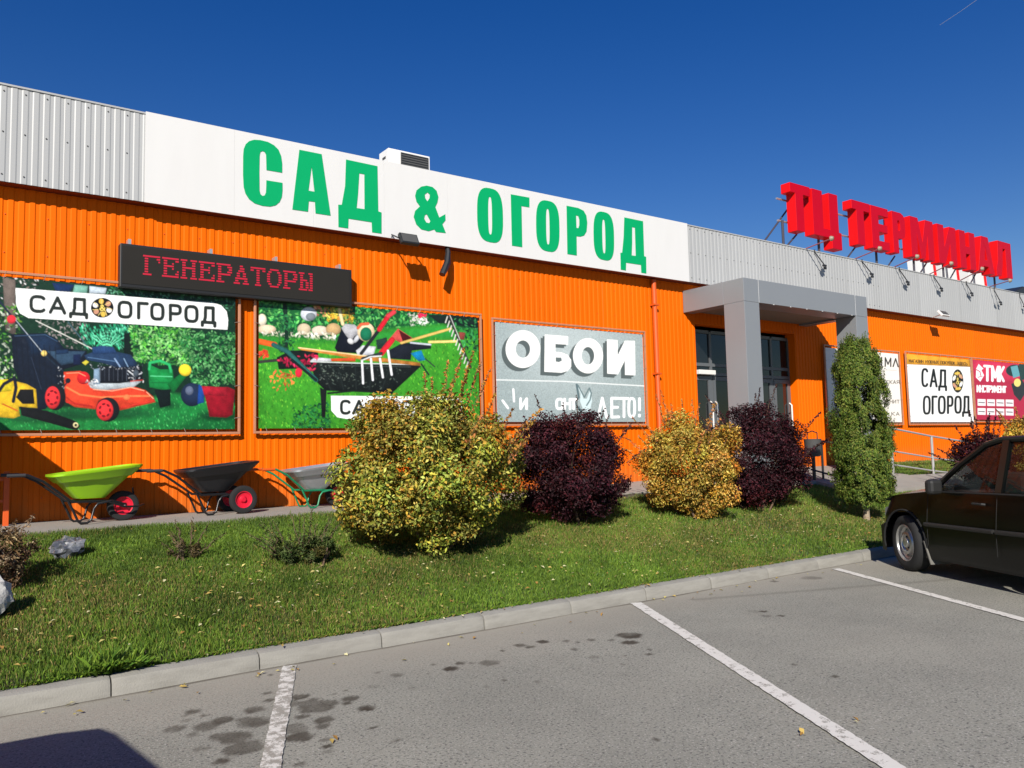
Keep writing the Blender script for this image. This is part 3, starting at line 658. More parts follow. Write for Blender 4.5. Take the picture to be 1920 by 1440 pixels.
# ------------------------------------------------------------------ a small painter for the printed banners
class Pic:
    """raster in banner picture units (u to the right, v down)"""
    def __init__(s, u0, v0, u1, v1, k=2.0, base=(0, 0, 0)):
        s.u0, s.v0, s.k = u0, v0, k; s.w, s.h = int((u1 - u0) * k) + 2, int((v1 - v0) * k) + 2
        s.a = np.zeros((s.h, s.w, 3)) + np.array(base); s.S, s.ox, s.oy = 1.0, 0.0, 0.0
        yy, xx = np.mgrid[0:s.h, 0:s.w]; s.X = u0 + xx / k; s.Y = v0 + yy / k
    def view(s, S, ox, oy): s.S, s.ox, s.oy = S, ox, oy; return s
    def t(s, pts): return np.array([(s.ox + x / s.S, s.oy + y / s.S) for x, y in pts], float)
    def win(s, P, pad):
        x0 = max(0, int((P[:, 0].min() - pad - s.u0) * s.k)); x1 = min(s.w, int((P[:, 0].max() + pad - s.u0) * s.k) + 2)
        y0 = max(0, int((P[:, 1].min() - pad - s.v0) * s.k)); y1 = min(s.h, int((P[:, 1].max() + pad - s.v0) * s.k) + 2)
        return (slice(y0, y1), slice(x0, x1)) if x1 > x0 and y1 > y0 else None
    def put(s, w, m, col):
        m = np.clip(m, 0, 1)[..., None]; s.a[w] = s.a[w] * (1 - m) + np.array(col) * m
    def segd(s, X, Y, a, b):
        d = b - a; L = max(1e-9, d @ d); t = np.clip(((X - a[0]) * d[0] + (Y - a[1]) * d[1]) / L, 0, 1)
        return np.hypot(X - a[0] - t * d[0], Y - a[1] - t * d[1])
    def poly(s, pts, col, alpha=1.0, soft=.6, raw=False):
        P = np.array(pts, float) if raw else s.t(pts); w = s.win(P, 2)
        if w is None: return s
        X, Y = s.X[w], s.Y[w]; ins = np.zeros(X.shape, bool); dm = np.full(X.shape, 1e9)
        for a, b in zip(P, np.roll(P, -1, 0)):
            c = (a[1] > Y) != (b[1] > Y); xi = a[0] + (Y - a[1]) * (b[0] - a[0]) / (b[1] - a[1] + 1e-12)
            ins ^= c & (X < xi); dm = np.minimum(dm, s.segd(X, Y, a, b))
        s.put(w, alpha * np.clip(.5 + np.where(ins, dm, -dm) / soft, 0, 1), s.tone(col, X, Y, dm, P)); return s
    flat = False
    def tone(s, col, X, Y, dm, P):
        """printed photographs are never one tone: modelled light inside each painted shape"""
        c = np.array(col, float)
        if s.flat: return c
        lo, hi = P.min(0), P.max(0); e = np.maximum(hi - lo, 2.0); r = min(7.0, .22 * e.min())
        f = 1.0 + .34 * ((lo[1] + hi[1]) / 2 - Y) / e[1] + .16 * ((lo[0] + hi[0]) / 2 - X) / e[0] - .42 * np.exp(-dm / max(.8, r)) + .22 * soft_noise(X, Y, .35, int(abs(P.sum())) % 997)
        f = np.clip(f, .25, 1.6)[..., None]; return np.clip(c * f + .05 * np.clip(f - 1.15, 0, 1), 0, 1)
    def line(s, pts, width, col, alpha=1.0, raw=False, soft=.7):
        P = np.array(pts, float) if raw else s.t(pts); r = width / (1 if raw else s.S) / 2; w = s.win(P, r + 2)
        if w is None: return s
        X, Y = s.X[w], s.Y[w]; dm = np.full(X.shape, 1e9)
        for a, b in zip(P[:-1], P[1:]): dm = np.minimum(dm, s.segd(X, Y, a, b))
        if s.flat: s.put(w, alpha * np.clip(.5 + (r - dm) / soft, 0, 1), col)
        else: s.put(w, alpha * np.clip(.5 + (r - dm) / soft, 0, 1), np.clip(np.array(col) * (1.22 - .62 * np.clip(dm / max(r, .5), 0, 1) ** 2 + .15 * soft_noise(X, Y, .4, 17))[..., None], 0, 1))
        return s
    def ell(s, cx, cy, rx, ry, col, ang=0, alpha=1.0, raw=False, soft=.7):
        if not raw: cx, cy, rx, ry = s.ox + cx / s.S, s.oy + cy / s.S, rx / s.S, ry / s.S
        R = max(rx, ry); w = s.win(np.array([(cx - R, cy - R), (cx + R, cy + R)]), 2)
        if w is None: return s
        c, n = math.cos(ang), math.sin(ang); X, Y = s.X[w] - cx, s.Y[w] - cy
        q = np.hypot((X * c + Y * n) / rx, (-X * n + Y * c) / ry)
        if R > 4 and not s.flat: col = np.clip(np.array(col) * (1.25 - .55 * q ** 2 - .30 * (X / rx * .3 + Y / ry))[..., None].clip(.3, 1.6), 0, 1)
        s.put(w, alpha * np.clip(.5 + (1 - q) * min(rx, ry) / soft, 0, 1), col); return s
    def leaves(s, pts, n, cols, size, seed, ang=None, ratio=.42):
        """many small leaf strokes inside a polygon"""
        P = s.t(pts); r = np.random.default_rng(seed); lo, hi = P.min(0), P.max(0); k = 0; tries = 0
        while k < n and tries < n * 6:
            tries += 1; x, y = r.uniform(lo, hi); ins = False
            for a, b in zip(P, np.roll(P, -1, 0)):
                if (a[1] > y) != (b[1] > y) and x < a[0] + (y - a[1]) * (b[0] - a[0]) / (b[1] - a[1]): ins = not ins
            if not ins: continue
            k += 1; q = size * r.uniform(.6, 1.3); c = np.array(cols[r.integers(len(cols))]) * r.uniform(.6, 1.3) * np.clip(1 + .75 * float(soft_noise(np.array([x]), np.array([y]), .16, seed)[0]), .3, 1.7)
            s.ell(x, y, q, q * ratio, np.clip(c, 0, 1), (r.uniform(0, 3.14) if ang is None else ang + r.normal(0, .35)), .9, raw=True)
        return s
    def speck(s, amt, seed, sc=1):
        r = np.random.default_rng(seed); n = r.normal(0, amt, (s.h // sc + 1, s.w // sc + 1, 1)); n = np.repeat(np.repeat(n, sc, 0), sc, 1)[:s.h, :s.w]
        s.a = np.clip(s.a * (1 + n), 0, 1); return s
    def noise_in(s, pts, amt, seed, sc=2):
        P = s.t(pts); keep = s.a.copy(); s.poly(pts, (0, 0, 0)); m = np.abs(keep - s.a).max(-1, keepdims=True) > 1e-6; r = np.random.default_rng(seed)
        n = r.normal(0, amt, (s.h // sc + 1, s.w // sc + 1, 1)); n = np.repeat(np.repeat(n, sc, 0), sc, 1)[:s.h, :s.w]
        s.a = np.where(m, np.clip(keep * (1 + n), 0, 1), keep); return s
    def finish(s, seed):
        n = soft_noise(s.X, s.Y, .06, seed) * .16 + soft_noise(s.X, s.Y, .5, seed + 1) * .10; s.a = np.clip(s.a * (1 + n[..., None]), 0, 1)
        b = s.a; b = (np.roll(b, 1, 0) + 2 * b + np.roll(b, -1, 0)) / 4; s.a = (np.roll(b, 1, 1) + 2 * b + np.roll(b, -1, 1)) / 4; s.flat = True; return s
    def sample(s, u, v):
        x = np.clip((u - s.u0) * s.k, 0, s.w - 1.001); y = np.clip((v - s.v0) * s.k, 0, s.h - 1.001)
        i, j = x.astype(int), y.astype(int); fx, fy = (x - i)[:, None], (y - j)[:, None]; A = s.a
        return (A[j, i] * (1 - fx) + A[j, i + 1] * fx) * (1 - fy) + (A[j + 1, i] * (1 - fx) + A[j + 1, i + 1] * fx) * fy

def earc(cx, cy, rx, ry, a0, a1, p=2.8, n=20): return arc(cx, cy, rx, ry, a0, a1, n, p)
STROKES = {
 'А': [[(0, 0), (.5, 1), (1, 0)], [(.17, .30), (.83, .30)]], 'Λ': [[(0, 0), (.5, 1), (1, 0)]],
 'Б': [[(.95, 1), (0, 1), (0, 0), (.55, 0)] + earc(.55, .30, .45, .30, -90, 90) + [(0, .6)]],
 'Г': [[(1, 1), (0, 1), (0, 0)]], 'Д': [[(.0, -.22), (0, 0), (1, 0), (1, -.22)], [(.14, 0), (.24, .35), (.26, 1), (.86, 1), (.86, 0)]],
 'Е': [[(1, 1), (0, 1), (0, 0), (1, 0)], [(0, .52), (.85, .52)]], 'Ж': [[(.5, 0), (.5, 1)], [(0, 1), (.45, .52), (0, 0)], [(1, 1), (.55, .52), (1, 0)]],
 'З': [earc(.4, .75, .5, .25, 160, -90) + [(.3, .5)] , earc(.4, .25, .55, .25, 90, -160)], 'И': [[(0, 1), (0, 0), (1, 1), (1, 0)]], 'I': [[(.5, 0), (.5, 1)]],
 'К': [[(0, 0), (0, 1)], [(1, 1), (.08, .5), (1, 0)]], 'Л': [[(0, 0), (.2, .3), (.28, 1), (1, 1), (1, 0)]], 'М': [[(0, 0), (0, 1), (.5, .25), (1, 1), (1, 0)]],
 'Н': [[(0, 0), (0, 1)], [(1, 0), (1, 1)], [(0, .52), (1, .52)]], 'О': [earc(.5, .5, .5, .5, 0, 360, 3.2, 36)], 'П': [[(0, 0), (0, 1), (1, 1), (1, 0)]],
 'Р': [[(0, 0), (0, 1), (.5, 1)] + earc(.5, .72, .5, .28, 90, -90) + [(0, .44)]], 'С': [earc(.5, .5, .5, .5, 42, 318, 3.0, 30)], 'Т': [[(0, 1), (1, 1)], [(.5, 1), (.5, 0)]],
 'У': [[(0, 1), (.5, .35)], [(1, 1), (.4, .0), (.15, 0)]], 'Х': [[(0, 0), (1, 1)], [(0, 1), (1, 0)]], 'Ы': [[(0, 1), (0, 0), (.4, 0)] + earc(.4, .27, .28, .27, -90, 90) + [(0, .54)], [(1, 0), (1, 1)]],
 'Ь': [[(0, 1), (0, 0), (.5, 0)] + earc(.5, .28, .5, .28, -90, 90) + [(0, .56)]], 'Я': [[(1, 0), (1, 1), (.5, 1)] + earc(.5, .72, .5, .28, 90, 270) + [(1, .44)], [(.5, .44), (0, 0)]],
 '!': [[(.5, 1), (.5, .35)], [(.5, .06), (.5, .0)]], '&': [[(1, 0), (.25, .7)] + earc(.45, .8, .22, .2, 200, -20) + [(.15, .35)] + earc(.42, .24, .38, .24, 150, 300) + [(1, .45)]]}
WID = {'Ж': 1.35, 'М': 1.2, 'Ы': 1.3, 'Д': 1.15, 'I': .3, 'Г': .85, '!': .3, ' ': .6, 'Т': .95}
def text_at(pic, items, top, base, width, col, off=(0, 0)):
    pic.flat = True
    """items: (char, x0, x1); top and base: lines given as ((xa, ya), (xb, yb)) in the current view"""
    ly = lambda L, x: L[0][1] + (L[1][1] - L[0][1]) * (x - L[0][0]) / (L[1][0] - L[0][0])
    for ch, x0, x1 in items:
        for stroke in STROKES[ch]:
            pts = []
            for u, v in stroke:
                x = x0 + (x1 - x0) * u; t, b = ly(top, x), ly(base, x); pts.append((x + off[0], b + (t - b) * v + off[1]))
            pic.line(pts, width, col)
def words(pic, s, x0, x1, top, base, width, col, gap=.45):
    tot = sum(WID.get(c, 1.0) for c in s) + gap * (len(s) - 1); u = (x1 - x0) / tot; x = x0; it = []
    for c in s:
        w = WID.get(c, 1.0) * u
        if c != ' ': it.append((c, x, x + w))
        x += w + gap * u
    text_at(pic, it, top, base, width, col)

def banner(name, corners, pic, label, step, cat="banner", frame=True, mats=None):
    """print on a grid of coloured vertices, in a tube frame with lacing; corners are picture points tl, tr, br, bl"""
    YB = YW - .075
    C = [at(x, y, YB) for x, y in corners]; x0, x1 = (C[0][0] + C[3][0]) / 2, (C[1][0] + C[2][0]) / 2; z1, z0 = (C[0][2] + C[1][2]) / 2, (C[2][2] + C[3][2]) / 2
    t = thing(name, ((x0 + x1) / 2, YB, z0), label, cat)
    nx_, nz_ = int((x1 - x0) / step), int((z1 - z0) / step)
    XX, ZZ = np.meshgrid(np.linspace(x0, x1, nx_), np.linspace(z1, z0, nz_), indexing='ij')
    PT_ = np.stack([XX.ravel(), np.full(XX.size, YB), ZZ.ravel()], 1); d = PT_ - EYE; zc = d @ FWD
    u = 960 + FPX * (d @ RGT) / zc; v = 720 - FPX * (d @ UPV) / zc
    cols = pic.sample(u, v)
    PT_[:, 1] += (.004 * soft_noise(XX, ZZ, 3.0, 4)).ravel()
    idx = np.arange(XX.size).reshape(XX.shape)
    Fq = np.stack([idx[:-1, :-1], idx[:-1, 1:], idx[1:, 1:], idx[1:, :-1]], -1).reshape(-1, 4)
    raw_mesh("print", PT_, Fq, M['print'], t, cols)
    if frame:
        e = .055; r = .017
        fx0, fx1, fz0, fz1 = x0 - e, x1 + e, z0 - e, z1 + e
        for a, b in (((fx0, fz0), (fx1, fz0)), ((fx0, fz1), (fx1, fz1)), ((fx0, fz0), (fx0, fz1)), ((fx1, fz0), (fx1, fz1))):
            g = MB(); 
            if a[1] == b[1]: g.box(a[0] - r, YB - .02, a[1] - r, b[0] + r, YB + .02, a[1] + r)
            else: g.box(a[0] - r, YB - .018, a[1] + r, a[0] + r, YB + .018, b[1] - r)
            obj("frame_tube", g, M['frame_tube'], t, bevel=.005, world_space=True)
        g = MB()
        for x in np.arange(x0 + .1, x1, .42):
            for zz, s_ in ((z1, 1), (z0, -1)): g.tube([(x, YB - .006, zz - s_ * .012), (x + .012, YB - .02, zz + s_ * .03), (x + .02, YB - .021, zz + s_ * (e + .012))], .003, 5)
        for z in np.arange(z0 + .15, z1, .45):
            for xx, s_ in ((x1, 1), (x0, -1)): g.tube([(xx - s_ * .012, YB - .006, z), (xx + s_ * .03, YB - .022, z + .01), (xx + s_ * (e + .012), YB - .021, z + .015)], .003, 5)
        g2 = obj("lacing", g, M['lace'], t, world_space=True); tag(g2, kind="stuff")
    return t
c_ = srgb
DK = c_(14, 26, 22)
def emblem(p, cx, cy, rx, ry):
    p.ell(cx, cy, rx, ry, c_(18, 18, 16)); r = np.random.default_rng(2)
    for k in range(6):
        a = k * 1.047 + .4; p.ell(cx + rx * .66 * math.cos(a), cy + ry * .66 * math.sin(a), rx * .24, ry * .24, [c_(240, 240, 238), c_(226, 190, 80), c_(205, 150, 120)][k % 3], ang=a)
    for k in range(7):
        a = k * .9; p.line([(cx + rx * .42 * math.cos(a), cy + ry * .42 * math.sin(a)), (cx + rx * .85 * math.cos(a + .2), cy + ry * .85 * math.sin(a + .2))], rx * .07, c_(225, 200, 120))
    p.ell(cx, cy, rx * .36, ry * .36, c_(30, 27, 14))
    text_at(p, [('&', cx - rx * .2, cx + rx * .22)], ((0, cy - ry * .26), (1, cy - ry * .26)), ((0, cy + ry * .26), (1, cy + ry * .26)), rx * .10, c_(240, 215, 110))

# banner with lawn mower
p = Pic(-190, 500, 460, 830, 2.0, DK); p.view(4, 0, 480)
p.poly([(-800, 60), (1800, 60), (1800, 1200), (-800, 1200)], c_(16, 48, 32))
p.leaves([(-800, 80), (300, 120), (300, 330), (-800, 330)], 380, [c_(200, 200, 200), c_(70, 60, 58), c_(120, 110, 104), c_(30, 30, 30)], 3.0, 1)
p.poly([(20, 150), (115, 180), (118, 600), (40, 560)], c_(112, 100, 92)); p.poly([(390, 200), (560, 215), (520, 280), (420, 270)], c_(24, 48, 92)); p.poly([(670, 225), (800, 240), (790, 285), (670, 280)], c_(205, 220, 232))
p.poly([(560, 215), (660, 225), (650, 285), (545, 275)], c_(130, 190, 170))
p.leaves([(800, 235), (1780, 300), (1780, 420), (800, 300)], 260, [c_(40, 110, 60), c_(20, 70, 50), c_(90, 150, 120)], 2.6, 2)
p.leaves([(-800, 330), (170, 360), (130, 960), (-800, 1000)], 1500, [c_(60, 130, 40), c_(110, 165, 60), c_(30, 70, 36), c_(190, 200, 180)], 3.0, 3)
p.leaves([(250, 480), (650, 490), (640, 740), (380, 640)], 200, [c_(80, 90, 84), c_(40, 70, 50), c_(150, 140, 140)], 2.6, 4)
p.leaves([(600, 520), (980, 520), (960, 700), (620, 690)], 300, [c_(40, 160, 110), c_(96, 206, 160), c_(20, 110, 80)], 4.2, 5, ang=1.2, ratio=.3)
for k in range(9): p.line([(800, 690), (690 + k * 30, 560 + abs(k - 4) * 12)], 7, c_(110, 215, 170))
for k in range(6):
    y = 560 + k * 22; p.line([(770, y + 10), (800, y), (830, y + 10)], 6, c_(16, 70, 50))
p.poly([(930, 580), (1030, 570), (1040, 800), (930, 800)], c_(12, 30, 26))
p.leaves([(960, 520), (1420, 545), (1440, 830), (1010, 790)], 1300, [c_(90, 180, 60), c_(50, 140, 60), c_(140, 205, 120), c_(20, 80, 40)], 3.2, 6)
p.leaves([(1330, 560), (1780, 580), (1780, 960), (1450, 980)], 1300, [c_(50, 130, 60), c_(30, 100, 50), c_(110, 180, 110), c_(14, 60, 34)], 3.2, 7)
lawn = [(-800, 1160), (300, 1140), (900, 1130), (1260, 1020), (1560, 1060), (1780, 1110), (1780, 1330), (-800, 1330)]
p.poly(lawn, c_(28, 126, 58), soft=6); p.leaves(lawn, 1500, [c_(44, 170, 80), c_(24, 120, 52), c_(90, 200, 110), c_(30, 150, 60)], 1.8, 8, ang=1.5, ratio=.35)
p.poly([(1500, 1180), (1780, 1150), (1780, 1330), (1300, 1330)], c_(8, 80, 40), .55, soft=14)
p.ell(760, 1180, 420, 50, c_(8, 60, 34), alpha=.75, soft=9); p.ell(300, 1215, 330, 40, c_(8, 60, 34), alpha=.7, soft=8); p.ell(1230, 1120, 110, 30, c_(6, 50, 30), alpha=.7, soft=7); p.ell(1640, 1200, 150, 34, c_(4, 44, 26), alpha=.8, soft=7)
# grass box and handle bars
p.poly([(85, 585), (340, 578), (425, 620), (480, 690), (650, 712), (655, 800), (480, 850), (470, 1000), (340, 1150), (250, 1160), (100, 830)], c_(17, 26, 42)); p.poly([(200, 600), (340, 590), (430, 640), (470, 700), (350, 720), (230, 740)], c_(27, 48, 76), .8, soft=8)
p.poly([(350, 712), (640, 715), (600, 770), (560, 800), (460, 820)], c_(52, 78, 104)); p.poly([(420, 705), (510, 700), (515, 730), (420, 740)], c_(28, 52, 84)); p.poly([(550, 740), (605, 735), (605, 815), (550, 815)], c_(20, 34, 70))
p.line([(-60, 270), (110, 480), (330, 740), (470, 860)], 16, c_(24, 38, 54)); p.line([(110, 470), (320, 725)], 6, c_(170, 180, 190)); p.line([(270, 485), (690, 695)], 8, c_(205, 205, 196)); p.line([(510, 495), (650, 670)], 9, c_(60, 90, 100))
p.ell(85, 475, 34, 32, c_(232, 50, 60)); p.ell(330, 730, 22, 22, c_(228, 200, 110))
# deck, engine, wheels
p.poly([(478, 870), (600, 862), (650, 880), (680, 960), (760, 1008), (960, 965), (1090, 1005), (1150, 1055), (1166, 1096), (900, 1158), (870, 1110), (805, 1070), (740, 1085), (716, 1150), (560, 1132), (490, 1090)], c_(238, 70, 42))
p.ell(625, 915, 48, 48, c_(206, 30, 36)); p.line([(500, 985), (600, 1040), (760, 1060), (960, 1050), (1120, 1050)], 16, c_(255, 128, 74), .8); p.line([(500, 1095), (700, 1130)], 12, c_(200, 44, 34)); p.line([(910, 1135), (1150, 1085)], 10, c_(206, 50, 36))
p.poly([(660, 950), (740, 930), (1060, 940), (1000, 985), (760, 1010), (680, 990)], c_(190, 200, 206)); p.poly([(735, 825), (1065, 825), (1070, 930), (900, 955), (745, 955)], c_(20, 24, 34)); p.poly([(705, 850), (745, 840), (750, 960), (700, 965)], c_(132, 158, 182))
p.leaves([(670, 800), (1070, 820), (1080, 950), (960, 960), (950, 860), (690, 850)], 90, [c_(225, 228, 232), c_(140, 150, 160), c_(60, 66, 76)], 1.8, 9)
p.poly([(630, 745), (690, 722), (860, 715), (980, 740), (1030, 800), (1020, 830), (880, 835), (760, 800), (650, 780)], c_(38, 62, 96)); p.poly([(688, 685), (760, 672), (850, 682), (880, 730), (700, 735)], c_(42, 74, 122)); p.line([(860, 770), (900, 830)], 12, c_(130, 156, 190)); p.line([(930, 770), (960, 830)], 9, c_(120, 150, 180)); p.line([(660, 760), (860, 790)], 8, c_(74, 104, 140))
for k in range(9): p.line([(752 + k * 33, 845), (752 + k * 33, 935)], 6, [c_(70, 76, 88), c_(44, 50, 60)][k % 2])
for k in range(14): p.line([(695 + k * 12, 690), (695 + k * 12, 730)], 3, c_(22, 44, 82))
p.leaves([(430, 830), (480, 850), (480, 1000), (420, 1000)], 16, [c_(225, 228, 232), c_(120, 126, 134)], 2.0, 91); p.leaves([(640, 930), (740, 920), (720, 990), (660, 980)], 30, [c_(240, 240, 240), c_(150, 150, 156)], 2.0, 92)
p.line([(960, 860), (1010, 900), (1060, 880)], 9, c_(200, 204, 208)); p.line([(980, 940), (1070, 930)], 8, c_(180, 60, 50)); p.ell(1020, 880, 22, 26, c_(70, 80, 90))
p.line([(500, 880), (590, 875), (640, 900)], 7, c_(255, 150, 110)); p.line([(700, 1000), (840, 1012), (980, 985), (1080, 1010)], 8, c_(255, 176, 140), .8); p.line([(500, 1060), (560, 1110), (690, 1128)], 10, c_(150, 26, 22), .7); p.line([(1100, 1020), (1150, 1070)], 6, c_(255, 190, 150), .8); p.ell(950, 1060, 26, 22, c_(250, 120, 70))
for k in range(8): p.line([(120 + k * 42, 640 + k * 6), (150 + k * 40, 1090 - k * 16)], 9, c_(12, 18, 30), .55)
p.line([(110, 600), (340, 590), (430, 640)], 7, c_(52, 78, 108), .9); p.line([(235, 760), (310, 1000)], 5, c_(50, 62, 84), .7)
for k in range(12): p.line([(1560 + k * 15, 1060), (1585 + k * 12, 1195)], 6, [c_(196, 40, 58), c_(104, 8, 20), c_(150, 16, 34)][k % 3], .5)
p.poly([(615, 800), (645, 780), (668, 795), (640, 820)], c_(238, 226, 70)); p.ell(510, 935, 20, 20, c_(24, 28, 38)); p.line([(505, 945), (470, 990)], 10, c_(28, 32, 42))
for (cx, cy, rx, ry, ix) in ((415, 1058, 78, 100, -20), (808, 1152, 88, 92, -22)):
    p.ell(cx, cy, rx, ry, c_(22, 25, 30)); p.ell(cx + ix, cy + 4, rx * .72, ry * .84, c_(236, 50, 54))
    for k in range(7):
        a = k * .9; p.ell(cx + ix + rx * .44 * math.cos(a), cy + 4 + ry * .5 * math.sin(a), 9, 15, c_(120, 16, 26), ang=a)
# chain saw, watering can, pot
p.poly([(-400, 930), (60, 925), (200, 960), (270, 1000), (280, 1140), (140, 1130), (150, 1200), (100, 1218), (-400, 1170)], c_(240, 196, 40)); p.poly([(-400, 930), (60, 925), (100, 960), (90, 1010), (20, 1020), (-400, 1020)], c_(248, 224, 40)); p.poly([(150, 1000), (250, 1000), (260, 1110), (170, 1110), (120, 1060)], c_(22, 22, 24)); p.line([(-20, 1030), (30, 960), (110, 915), (120, 990), (100, 1090)], 26, c_(20, 24, 40)); p.line([(20, 1110), (130, 1160)], 10, c_(200, 90, 30))
p.poly([(150, 1128), (350, 1160), (560, 1235), (602, 1275), (580, 1305), (540, 1300), (160, 1195)], c_(18, 20, 22)); p.ell(568, 1268, 20, 20, c_(226, 214, 160)); p.ell(568, 1268, 11, 11, c_(30, 28, 26))
p.poly([(1110, 810), (1200, 850), (1295, 850), (1305, 960), (1262, 1012), (1120, 985)], c_(22, 146, 70)); p.line([(1120, 850), (1125, 800), (1200, 785), (1270, 815), (1282, 870)], 22, c_(40, 170, 96)); p.poly([(1255, 960), (1350, 885), (1400, 900), (1300, 1030)], c_(14, 116, 52)); p.line([(1130, 900), (1290, 905)], 8, c_(90, 205, 140)); p.line([(1130, 950), (1285, 950)], 6, c_(14, 106, 50))
p.ell(1388, 856, 47, 44, c_(246, 216, 50), ang=.4); p.poly([(1160, 1005), (1278, 1000), (1280, 1120), (1200, 1140)], c_(12, 26, 26)); p.ell(1440, 1040, 84, 88, c_(26, 40, 66)); p.ell(1420, 1010, 30, 34, c_(90, 100, 124)); p.poly([(1490, 960), (1530, 990), (1530, 1100), (1480, 1110)], c_(24, 70, 150))
p.poly([(1512, 975), (1620, 985), (1710, 982), (1762, 1005), (1745, 1190), (1700, 1212), (1570, 1205), (1535, 1040)], c_(150, 16, 34)); p.poly([(1512, 975), (1700, 985), (1705, 1050), (1530, 1042)], c_(178, 26, 46))
p.finish(90); p.poly([(116, 240), (1600, 350), (1660, 370), (1700, 415), (1712, 480), (1706, 553), (215, 466), (150, 430), (122, 370)], c_(244, 246, 243))
TXT = c_(38, 44, 40)
text_at(p, [('С', 233, 338), ('А', 378, 485), ('Д', 530, 650), ('О', 893, 982), ('Г', 1040, 1104), ('О', 1138, 1222), ('Р', 1278, 1352), ('О', 1394, 1478), ('Д', 1518, 1612)], ((233, 302), (1620, 392)), ((233, 412), (1620, 502)), 26, TXT)
emblem(p, 767, 388, 85, 74)
p.speck(.10, 11, 1)
banner("garden_banner", [(-180, 503.5), (441, 556), (441, 806), (-180, 806)], p, "left garden banner showing a red lawn mower under white САД ОГОРОД lettering", .0075)

# banner with wheelbarrow of tools
p = Pic(470, 550, 910, 830, 2.0, c_(48, 140, 34)); p.view(4, 440, 540)
p.poly([(180, 80), (1840, 200), (1840, 480), (180, 360)], c_(24, 90, 44)); p.leaves([(180, 80), (1840, 200), (1840, 420), (180, 340)], 1500, [c_(30, 120, 56), c_(14, 60, 40), c_(70, 170, 80), c_(100, 180, 90)], 3.4, 21)
p.leaves([(580, 130), (720, 140), (720, 220), (600, 220)], 70, [c_(220, 120, 90), c_(240, 160, 130), c_(120, 150, 60)], 3, 22); p.leaves([(680, 130), (900, 160), (890, 260), (690, 250)], 130, [c_(240, 190, 50), c_(220, 150, 60), c_(250, 225, 90), c_(120, 130, 40)], 3, 23)
p.ell(555, 195, 60, 52, c_(205, 210, 220)); p.ell(570, 215, 36, 30, c_(120, 130, 136)); p.ell(205, 240, 34, 46, c_(230, 220, 196)); p.ell(240, 310, 70, 34, c_(222, 200, 170)); p.ell(520, 310, 50, 44, c_(196, 180, 150)); p.ell(640, 320, 62, 36, c_(214, 200, 180)); p.ell(740, 310, 56, 46, c_(190, 158, 110)); p.leaves([(190, 320), (780, 340), (770, 400), (190, 360)], 110, [c_(236, 232, 214), c_(200, 196, 170)], 3.4, 24)
p.leaves([(1300, 190), (1450, 200), (1450, 280), (1320, 280)], 110, [c_(238, 234, 226), c_(170, 180, 160), c_(60, 120, 60)], 2.6, 25); p.leaves([(1370, 190), (1440, 195), (1430, 220), (1380, 220)], 24, [c_(220, 30, 80)], 3, 26); p.poly([(1450, 200), (1840, 210), (1840, 300), (1560, 285)], c_(22, 40, 34))
p.poly([(180, 355), (760, 390), (1200, 300), (1560, 270), (1840, 330), (1840, 1080), (180, 1080)], c_(62, 150, 38), soft=5); p.poly([(180, 360), (760, 395), (1200, 305), (1560, 275), (1840, 330), (1840, 380), (180, 420)], c_(46, 160, 60), .8, soft=12)
p.leaves([(180, 380), (1840, 380), (1840, 1070), (180, 1070)], 2600, [c_(84, 180, 46), c_(44, 130, 36), c_(120, 196, 56), c_(36, 110, 36)], 1.9, 27, ang=1.45, ratio=.35)
p.leaves([(440, 900), (700, 860), (720, 1060), (430, 1060)], 300, [c_(20, 96, 46), c_(40, 130, 60), c_(12, 60, 34)], 3, 28); p.leaves([(250, 620), (480, 620), (430, 770), (290, 770)], 60, [c_(230, 120, 50), c_(236, 90, 60)], 3, 29)
p.line([(375, 130), (390, 300), (385, 480)], 30, c_(18, 40, 30)); p.leaves([(330, 200), (440, 200), (440, 480), (330, 480)], 120, [c_(14, 60, 36), c_(40, 110, 60)], 3, 30); p.leaves([(1640, 230), (1820, 230), (1820, 480), (1720, 480)], 130, [c_(24, 90, 50), c_(12, 40, 34), c_(60, 150, 80)], 3, 31); p.poly([(1680, 330), (1730, 335), (1720, 390), (1690, 385)], c_(150, 70, 60))
p.line([(180, 555), (330, 540), (560, 560)], 22, c_(50, 52, 46)); p.poly([(315, 520), (420, 470), (620, 460), (640, 600), (330, 610)], c_(20, 30, 26))
p.poly([(560, 552), (1360, 575), (1400, 585), (1180, 790), (680, 770), (610, 700)], c_(22, 27, 25)); p.line([(560, 552), (1000, 566), (1390, 575)], 8, c_(206, 212, 208)); p.poly([(640, 745), (690, 770), (680, 970), (655, 970)], c_(24, 26, 26)); p.line([(700, 790), (900, 770), (1180, 790)], 14, c_(20, 28, 24))
p.leaves([(590, 560), (900, 570), (900, 720), (640, 690)], 60, [c_(70, 84, 76), c_(120, 130, 120)], 1.7, 32)
p.poly([(560, 550), (600, 520), (730, 530), (730, 552)], c_(226, 226, 232)); p.poly([(720, 530), (910, 520), (905, 552), (725, 550)], c_(226, 86, 40))
for k in range(10): p.line([(640 + k * 66, 580), (720 + k * 48, 760)], 12, [c_(36, 44, 42), c_(12, 15, 14)][k % 2], .45)
p.line([(700, 580), (1320, 592)], 6, c_(70, 80, 78), .7); p.leaves([(640, 590), (1300, 600), (1180, 770), (700, 750)], 90, [c_(60, 72, 66), c_(20, 26, 26), c_(84, 96, 84)], 2.2, 93)
p.leaves([(320, 540), (640, 480), (600, 620), (480, 640)], 60, [c_(214, 30, 80), c_(226, 50, 90), c_(170, 20, 60)], 3.8, 33); p.leaves([(185, 470), (250, 470), (250, 520), (185, 520)], 26, [c_(232, 60, 40)], 3.6, 34); p.ell(480, 635, 26, 36, c_(230, 40, 60))
